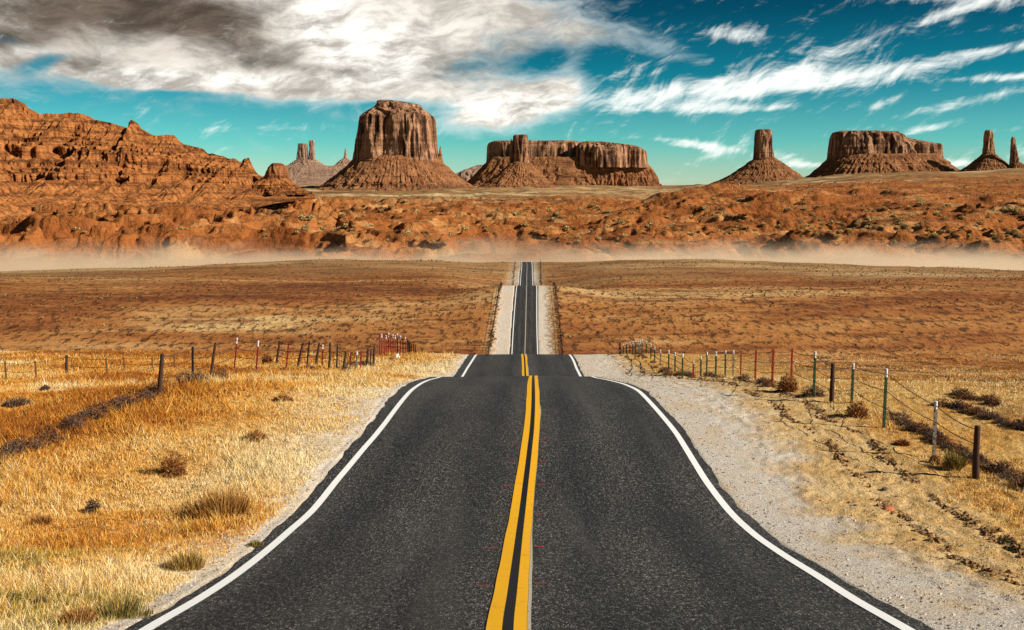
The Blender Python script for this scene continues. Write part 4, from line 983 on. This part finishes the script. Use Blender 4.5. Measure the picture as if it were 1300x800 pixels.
LF = [(209, 451.5, 201.6, 504, 'w'), (246.5, 440.5, 244.5, 487.5, 'd'), (276, 434, 266, 482.5, 'w'), (302.7, 430, 297, 468.7, 'R'), (329.5, 433, 325, 472, 'R'), (356.4, 433, 350, 463, 'w'),
      (367.8, 435, 362.8, 468.7, 'r'), (386, 435.5, 377, 468, 'w'), (393.8, 433.5, 389, 467.6, 'd'), (406.5, 437, 400.7, 464.5, 'w'), (410.4, 439, 409, 466.8, 'R'), (420, 436.3, 417.6, 468.7, 'w'),
      (429, 440.5, 427.3, 469.5, 'd'), (440, 446, 435.3, 469.5, 'w'), (446, 448.5, 444.5, 466, 'r'), (454, 447, 451.4, 470, 'S'), (459, 446, 457.5, 469, 'r'), (468, 442, 464.6, 466.5, 'w'), (471.5, 443, 470, 463, 'd'), (475.8, 439, 474, 462.6, 'w'),
      (482.6, 422.5, 482.2, 451.0, 'r'), (485, 425.5, 484.8, 450.5, 'R'), (488, 426, 487.8, 450.2, 'r'), (490.6, 426, 490.2, 450, 'R'), (493.8, 423, 493.3, 450, 'R'), (496.6, 426, 496.2, 449.8, 'r'), (499.2, 425, 499, 449.6, 'R'), (502, 426, 501.8, 449.2, 'R'),
      (504.8, 423, 504.4, 448.8, 'R'), (508.7, 425, 508.4, 448.4, 'R'), (511.8, 427, 511.6, 448, 'r'), (514.8, 426, 514.6, 447.8, 'R'), (517.2, 427, 517, 447.6, 'r'), (519.4, 430, 519.2, 447.4, 'w'), (522, 433, 522, 447.2, 'd'), (524.8, 436, 524.8, 447.2, 'd'), (527.3, 442, 527.3, 447.8, 'd')]
def left_ext(f):
    return [hit(x_, y_, 100)[0] + np.array([0, 0, 1.25*f]) for x_, y_ in ((160, 520), (110, 535), (50, 560), (-40, 596))]
fence('wire_fence', 'wire fence of leaning dark and red posts along the left roadside grass', LF, (0.42, 0.68, 0.94))
RF = [(791.5, 430, 791.5, 440.5, 'G'), (795, 428, 795.5, 441, 'G'), (799.4, 427.2, 799.6, 442, 'G'), (803.3, 427.2, 803.3, 443, 'G'), (806.9, 427.2, 806.9, 443.5, 'G'), (810.5, 428, 810.5, 444, 'S'), (812.8, 428, 812.8, 444.6, 'S'), (815, 427.2, 815, 445.5, 'G'), (820.5, 431.6, 820.5, 447, 'G'),
      (826.2, 436.3, 826.2, 455.7, 'G'), (831, 441, 831, 458.5, 'G'), (838.2, 443.8, 838.2, 464, 'S'), (848.7, 445.4, 848.7, 469.5, 'G'), (856.7, 448.2, 856.7, 472.3, 'G'), (866.1, 449.6, 866.1, 481, 'G'), (880, 458.5, 880, 479.3, 'R'), (889.4, 453, 889.4, 479.3, 'G'), (896.9, 448.2, 896.9, 476.5, 'G'),
      (908.5, 446.5, 908.5, 475, 'G'), (920.4, 444.6, 920.4, 476.5, 'G'), (930.4, 445.2, 930.4, 476.5, 'S'), (940, 449.3, 940, 476, 'r'), (958.6, 444.6, 958.6, 483.4, 'r'), (980.2, 443.2, 980.2, 489.8, 'r'), (1004.3, 441.8, 1004.3, 485, 'r'), (1032.8, 448.2, 1032.8, 505.5, 'G'), (1055.5, 460.7, 1055.5, 511, 'w'),
      (1081.3, 461.2, 1081.3, 511, 'G'), (1122, 468.2, 1122, 543, 'G'), (1184.5, 508, 1185.4, 580, 'S'), (1237, 540, 1239, 607, 'w')]
fence('wire_fence', 'wire fence of thin green and red steel posts with white tips on the right', RF, (0.35, 0.64, 0.92))
M_RUST = mat_paint('post_faded', (0.26, 0.13, 0.05), (0.16, 0.08, 0.035), 18, 0.9, 0.5); KIND['b'] = (M_RUST, False)
BF = [(-30, 462, -30, 483, 'b'), (8, 461, 8, 484, 'b'), (46, 460, 46, 482, 'b'), (86, 451.5, 85, 476, 'w'), (136, 461, 136, 478, 'b'), (158, 457, 158, 472, 'b'), (194, 456, 194, 472, 'b'), (222, 452, 222, 468, 'b')]
fence('wire_fence', 'faint second fence of thin grey posts in the grass far left', BF, (0.5, 0.92), 90, 0.007)

# roadside fences of the far stretch
def far_fence(label, fx, sgn):
    ys = np.concatenate([np.linspace(272, 372, 34), np.linspace(FAR4+2, CREST-1, 18)])
    xs = np.array([fx(v) for v in ys])
    P_ = np.stack([xs, ys, H(xs, ys)], 1); org = P_[0]
    root = empty('wire_fence', org); tag(root, label, 'fence')
    for i, p in enumerate(P_):
        mb = MB(); h = random.uniform(1.2, 1.7); l = random.uniform(-.12, .12); A = p-org
        mb.tube([A-np.array([0, 0, .2]), A+np.array([l, 0, h])], [.11, .09], 6); mb.build('post', M_WOOD, root)
    for f in (.55, 1.1):
        for sl in (slice(0, 34), slice(34, None)):
            mb = MB(); mb.tube(P_[sl]-org+np.array([0, 0, f]), .035, 4); mb.build('wire', M_WIRE, root)
far_fence('dark far fence along the left side of the distant narrow road', fl_l, -1)
far_fence('dark far fence along the right side of the distant narrow road', fl_r, 1)
fence('wire_fence', 'short low fence branching left where the distant road reappears', [(574, 440, 574, 445.5, 'd'), (582, 438, 582, 444.5, 'd'), (594, 439, 594, 445, 'd'), (602, 438.5, 602, 445, 'd'), (609, 437, 609, 446, 'd'), (616, 437, 616, 446, 'd')], (.6, .95), 330, .005)

# marker post with red, white and black bands
def marker():
    P_, dep = hit(787, 447.4, 110); root = empty('marker_post', P_); tag(root, 'short marker post banded red, white and black at the far end of the right fence', 'marker post')
    h = 14.8*dep/FPX; e = [0, .28, .40, .58, .72, 1.0]
    for i, mt in enumerate((M_RED, M_TIP, M_BLACK, M_RED, M_BLACK)):
        mb = MB(); r = .075; mb.tube([(0, 0, h*e[i]-(.1 if i == 0 else 0)), (0, 0, h*e[i+1])], [r, r if i < 4 else r*.8], 10)
        mb.build('band', mt, root, smooth=False)
marker()
def litter():
    P_, dep = hit(503, 456, 100)
    n, k = 10, 14; v = []
    for i in range(n):
        for j in range(k):
            a = math.pi*i/(n-1); c = 2*math.pi*j/k; r = 1+.35*random.uniform(-1, 1)
            v.append((.17*r*math.sin(a)*math.cos(c), .13*r*math.sin(a)*math.sin(c), .17+.20*r*math.cos(a)))
    o = np_mesh('litter', v, grid_faces(n, k, True), M_TIP, smooth=False); o.location = P_; o.rotation_euler = (0, .3, 0)
    tag(o, 'small white scrap lying in the grass in front of the crowded red posts', 'litter')
litter()

# stones on the right verge
M_STONE = mat_paint('stone_dark', (0.13, 0.075, 0.045), (0.20, 0.13, 0.08), 9, .9, .5)
M_STONER = mat_paint('stone_red', (0.52, 0.14, 0.06), (0.62, 0.24, 0.11), 9, .9, .5)
def stone(px, py, wpx, label, mat=M_STONE):
    P_, dep = hit(px, py, 60); r = wpx/2*dep/FPX; s = int(px)
    n, k = 9, 14; a, c = np.meshgrid(np.linspace(0, math.pi, n), np.linspace(0, 2*math.pi, k, endpoint=False), indexing='ij')
    d = np.stack([np.sin(a)*np.cos(c), np.sin(a)*np.sin(c), np.cos(a)], -1).reshape(-1, 3)
    q = .75+.6*fbm3(d[:, 0]*1.4+s, d[:, 1]*1.4, d[:, 2]*1.4, s, 3)
    o = np_mesh('stone', d*q[:, None]*np.array([r, r*.8, r*.55]), grid_faces(n, k, True), mat, smooth=False); o.location = P_+np.array([0, 0, r*.15])
    tag(o, label, 'stone')
stone(1128, 648, 15, 'flat reddish stone on the tan verge', M_STONER)
stone(1124, 621, 9, 'brown stone on the verge just above the reddish stone')
stone(1086, 642, 6, 'small dark stone left of the reddish stone')
stone(1161, 686, 6, 'small dark stone below and right of the reddish stone')
stone(1078, 638, 4, 'pebble touching the small dark stone left of the reddish one')
stone(1104, 623, 4, 'pebble left of the brown stone')
stone(1138, 632, 4, 'pebble between the brown stone and the last right posts')

# loose grit: clods along the grader ruts, small stones on the shoulder
def grit(name, label, x, y, r, pal, seed):
    g = np.random.default_rng(seed); n = len(x); z = H(x, y)
    d = np.array([(1, 0, 0), (0, 1, 0), (-1, 0, 0), (0, -1, 0), (0, 0, 1), (0, 0, -1)], float)
    f = np.array([(0, 1, 4), (1, 2, 4), (2, 3, 4), (3, 0, 4), (1, 0, 5), (2, 1, 5), (3, 2, 5), (0, 3, 5)])
    v = d[None]*r[:, None, None]*g.uniform(.6, 1.3, (n, 6, 1))*np.array([1, 1, .6]) + g.normal(0, .12, (n, 6, 3))*r[:, None, None]
    a = g.uniform(0, 6.283, n); c, s_ = np.cos(a)[:, None], np.sin(a)[:, None]
    v = np.stack([v[..., 0]*c - v[..., 1]*s_, v[..., 0]*s_ + v[..., 1]*c, v[..., 2]], -1) + np.stack([x, y, z+r*.25], -1)[:, None]
    o = np_mesh(name, v.reshape(-1, 3), (f[None]+6*np.arange(n)[:, None, None]).reshape(-1, 3), M_PLANT, smooth=False)
    cc = np.array(pal)[g.integers(0, len(pal), n)]*g.uniform(.75, 1.2, (n, 1)); set_attr(o.data, 'Col', np.repeat(cc, 6, 0))
    tag(o, label, name, kind='stuff')
n_ = 5200; y_ = 11*(85/11)**rng.uniform(0, 1, n_); off_ = np.where(rng.uniform(0, 1, n_) < .6, 0.0, -0.95) + rng.normal(0, .07, n_) + (fbm2(y_*.7, y_*0, 341, 3)-.5)*.5
k_ = fbm2(y_*1.3, off_*0+4, 343, 3) > rng.uniform(.3, .62, n_)
grit('clods', 'dark crumbs of soil in broken lines along the right verge', (rut_x(y_)+off_)[k_], y_[k_], (.018+.035*rng.uniform(0, 1, n_)**3)[k_]*np.interp(y_, [10, 40], [1, 1.7])[k_], [(0.16, 0.085, 0.035), (0.24, 0.13, 0.055), (0.34, 0.20, 0.09)], 11)
n_ = 9000; y_ = 7*(80/7)**rng.uniform(0, 1, n_); x_ = RR(y_)+.3+rng.uniform(0, 1, n_)**1.3*(rut_x(y_)-RR(y_)+.3)
n2_ = 3000; y2 = 7*(80/7)**rng.uniform(0, 1, n2_); x2 = RL(y2)-ML(y2)-.1-rng.uniform(0, 1, n2_)**2*1.2
x_ = np.concatenate([x_, x2]); y_ = np.concatenate([y_, y2])
grit('pebbles', 'loose pale and brown pebbles on the gravel shoulders', x_, y_, (.006+.016*rng.uniform(0, 1, len(x_))**4)*np.interp(y_, [8, 40], [1, 1.8]), [(0.56, 0.48, 0.38), (0.40, 0.31, 0.23), (0.64, 0.57, 0.48), (0.24, 0.16, 0.10)], 13)

# ------------------------------------------------------------------ sagebrush over the badlands
def sagebrush():
    protos = [shrub_mesh('sagebrush', 300, 1.0, 1.1, SAGE, 700+i, 0.20, curl=.35) for i in range(4)] + [shrub_mesh('sagebrush', 260, 1.0, 1.1, [(0.10, 0.09, 0.04), (0.16, 0.14, 0.06), (0.07, 0.06, 0.03)], 720, 0.13)]
    n = 0
    while n < 285:
        px = random.uniform(-20, 1320); py = random.triangular(250, 312, 292)
        if px < 330 and (py < 290 or random.random() < .75): continue
        if random.random() < .25 and px < 560: continue
        if float(fbm2(np.array([px*.02]), np.array([py*.06]), 401, 3)[0]) < random.uniform(.3, .58): continue
        P_, dep = hit(px, py, 3000, 900)
        s = random.uniform(3.4, 9.0)*dep/FPX*0.5*random.uniform(.75, 1.1)
        o = bpy.data.objects.new('sagebrush', protos[random.choice((0, 1, 2, 3, 0, 1, 2, 3, 4))]); C.objects.link(o)
        o.location = P_ - np.array([0, 0, .15*s]); o.scale = (s, s, s*random.uniform(.7, 1.0)); o.rotation_euler = (0, 0, random.uniform(0, 6.28))
        tag(o, 'pale sagebrush growing on the red badlands', 'sagebrush', 'sagebrush on the badlands'); n += 1
sagebrush()
